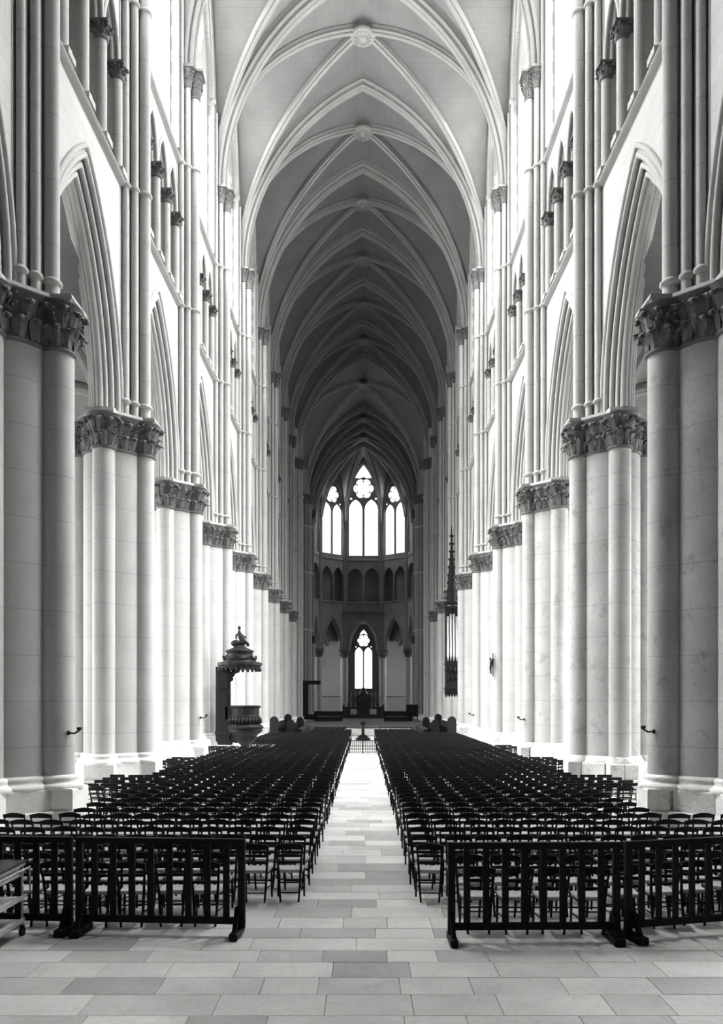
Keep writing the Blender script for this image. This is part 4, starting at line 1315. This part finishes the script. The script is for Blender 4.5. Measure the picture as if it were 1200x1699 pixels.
# -- choir stalls with round-topped ends
def stall(x, y_, L, hgt, label, side):
    t = thing('choir_stall', label, 'bench', (x, y_, 0), 0, 'choir stalls beside the nave')
    def end(): 
        pr = [(-.28, 0), (.28, 0), (.28, hgt - .3)] + [(.28 * math.cos(a), hgt - .3 + .3 * math.sin(a)) for a in np.linspace(.1, PI - .1, 9)] + [(-.28, hgt - .3)]
        return MB().plate([(float(a), float(b)) for a, b in pr], [], -.04, .04).mesh('end_panel', M_WOOD)
    e = end()
    obj('end_panel', e, t, (0, 0, 0)); obj('end_panel', e, t, (0, L, 0))
    obj('back_panel', (MB().box((side * .2, L / 2, hgt * .38), (.05, L, hgt * .75), bevel=.01), M_WOOD), t)
    obj('seat', (MB().box((0, L / 2, .45), (.42, L, .05), bevel=.01), M_WOOD), t)
for s in (-1, 1):
    stall(s * 5.62, 51.5, 9.5, 1.75, 'tall dark choir stall with round-topped end, against the %s piers' % SIDE[s], s)
    stall(s * 4.75, 53.5, 8.0, 1.5, 'lower dark choir stall in front of the tall one on the %s' % SIDE[s], s)
    t = thing('kneeling_desk', 'long dark kneeling desk before the %s choir stalls' % SIDE[s], 'desk', (s * 4.0, 53.3, 0))
    obj('front_panel', (MB().box((0, 4.2, .42), (.06, 8.4, .84), bevel=.01), M_WOOD), t)
    obj('slope', (MB().box((s * .12, 4.2, .86), (.34, 8.4, .04), rot=Matrix.Rotation(-s * .3, 3, 'Y')), M_WOOD), t)

# -- dark benches either side of the altar steps
for s in (-1, 1):
    t = thing('choir_bench', 'long low dark bench on the choir floor, %s of the altar' % SIDE[s], 'bench', (s * 3.6, 84.0, .58))
    obj('seat', (MB().box((0, 0, .45), (3.0, .42, .06), bevel=.01), M_WOOD), t)
    obj('backrest', (MB().box((0, .2, .78), (3.0, .05, .5), bevel=.01), M_WOOD), t)
    obj('front_panel', (MB().box((0, -.19, .22), (2.9, .03, .4), bevel=.008), M_WOOD), t)
    for x in (-1.42, 1.42): obj('end_panel', (MB().box((x, 0, .5), (.06, .46, 1.0), bevel=.02), M_WOOD), t)
# -- altar
al = thing('high_altar', 'dark high altar with stepped retable before the apse', 'altar', (0, 101, .58))
for i in range(2): obj('altar_step', (MB().box((0, 0, .1 + .16 * i), (6.4 - 1.0 * i, 3.6 - .8 * i, .18), bevel=.01), M_MARBLE), al)
obj('body', (MB().box((0, 0, .75), (4.6, 1.0, .95), bevel=.03), M_MARBLE), al)
obj('table_top', (MB().box((0, 0, 1.28), (5.2, 1.3, .16), bevel=.03), M_MARBLE), al)
for x in (-1.2, 1.2): obj('altar_panel', (MB().box((x, -.51, .75), (.8, .04, .7), bevel=.02), M_CLOTH), al)
for s in (-1, 1): obj('end_post', (MB().box((s * 2.45, 0, .8), (.22, .9, 1.2), bevel=.03).blob((s * 2.45, 0, 1.5), .14, 8), M_MARBLE), al)
rb = MB().box((0, .4, 1.6), (4.0, .4, .5), bevel=.03).box((0, .4, 2.3), (2.4, .35, 1.0), bevel=.03)
rb.lathe([(.5, 2.8), (.55, 3.0), (.3, 3.4), (.15, 3.7), (0, 3.8)], 10, (0, .4, 0))
obj('retable', (rb, M_MARBLE), al)
for i, x in enumerate((-2.0, -1.5, -1.0, 1.0, 1.5, 2.0)):
    t = thing('candlestick', 'tall altar candlestick, %s from the left' % ordw(i), 'candlestick', (x, 101.0 + (0.0), 1.94), 0, 'candlesticks on the high altar')
    t.location.y = 100.62
    obj('stem', (MB().lathe([(.12, 0), (.12, .06), (.04, .15), (.05, .5), (.03, .6), (.035, 1.2), (.10, 1.28), (.0, 1.28)], 10), M_BRASS), t)
    obj('candle', (MB().lathe([(.035, 1.28), (.035, 1.75), (0, 1.76)], 8), M_CLOTH), t)
# canopy of the throne at left, dark seat at right
th = thing('throne_canopy', 'tall dark canopied seat at the left of the choir', 'throne', (-6.0, 92.0, .58))
obj('back', (MB().box((-.55, 0, 2.0), (.7, .9, 4.0), bevel=.03), M_WOOD), th)
obj('roof', (MB().box((.15, 0, 4.15), (2.1, 1.3, .4), bevel=.05), M_WOOD), th)
obj('seat', (MB().box((.2, 0, .3), (1.2, .9, .6), bevel=.04), M_WOOD), th)
obj('post', (MB().lathe([(.05, .5), (.05, 4.0)], 8, (1.1, -.5, 0)), M_BRASS), th)
ds = thing('choir_chair', 'square dark high-backed chair at the right of the choir', 'chair', (5.3, 88, .58))
obj('back', (MB().box((0, .3, 1.05), (1.3, .08, 1.3), bevel=.02), M_WOOD), ds)
obj('seat', (MB().box((0, 0, .42), (1.2, .6, .08), bevel=.02), M_WOOD), ds)
for sx in (-1, 1):
    for sy in (-1, 1): obj('leg', (MB().box((sx * .54, sy * .26, .2), (.08, .08, .4)), M_WOOD), ds)
print('objects', len(bpy.data.objects), 'tris', sum(len(m.polygons) for m in bpy.data.meshes), 'chairs', len(chairs))
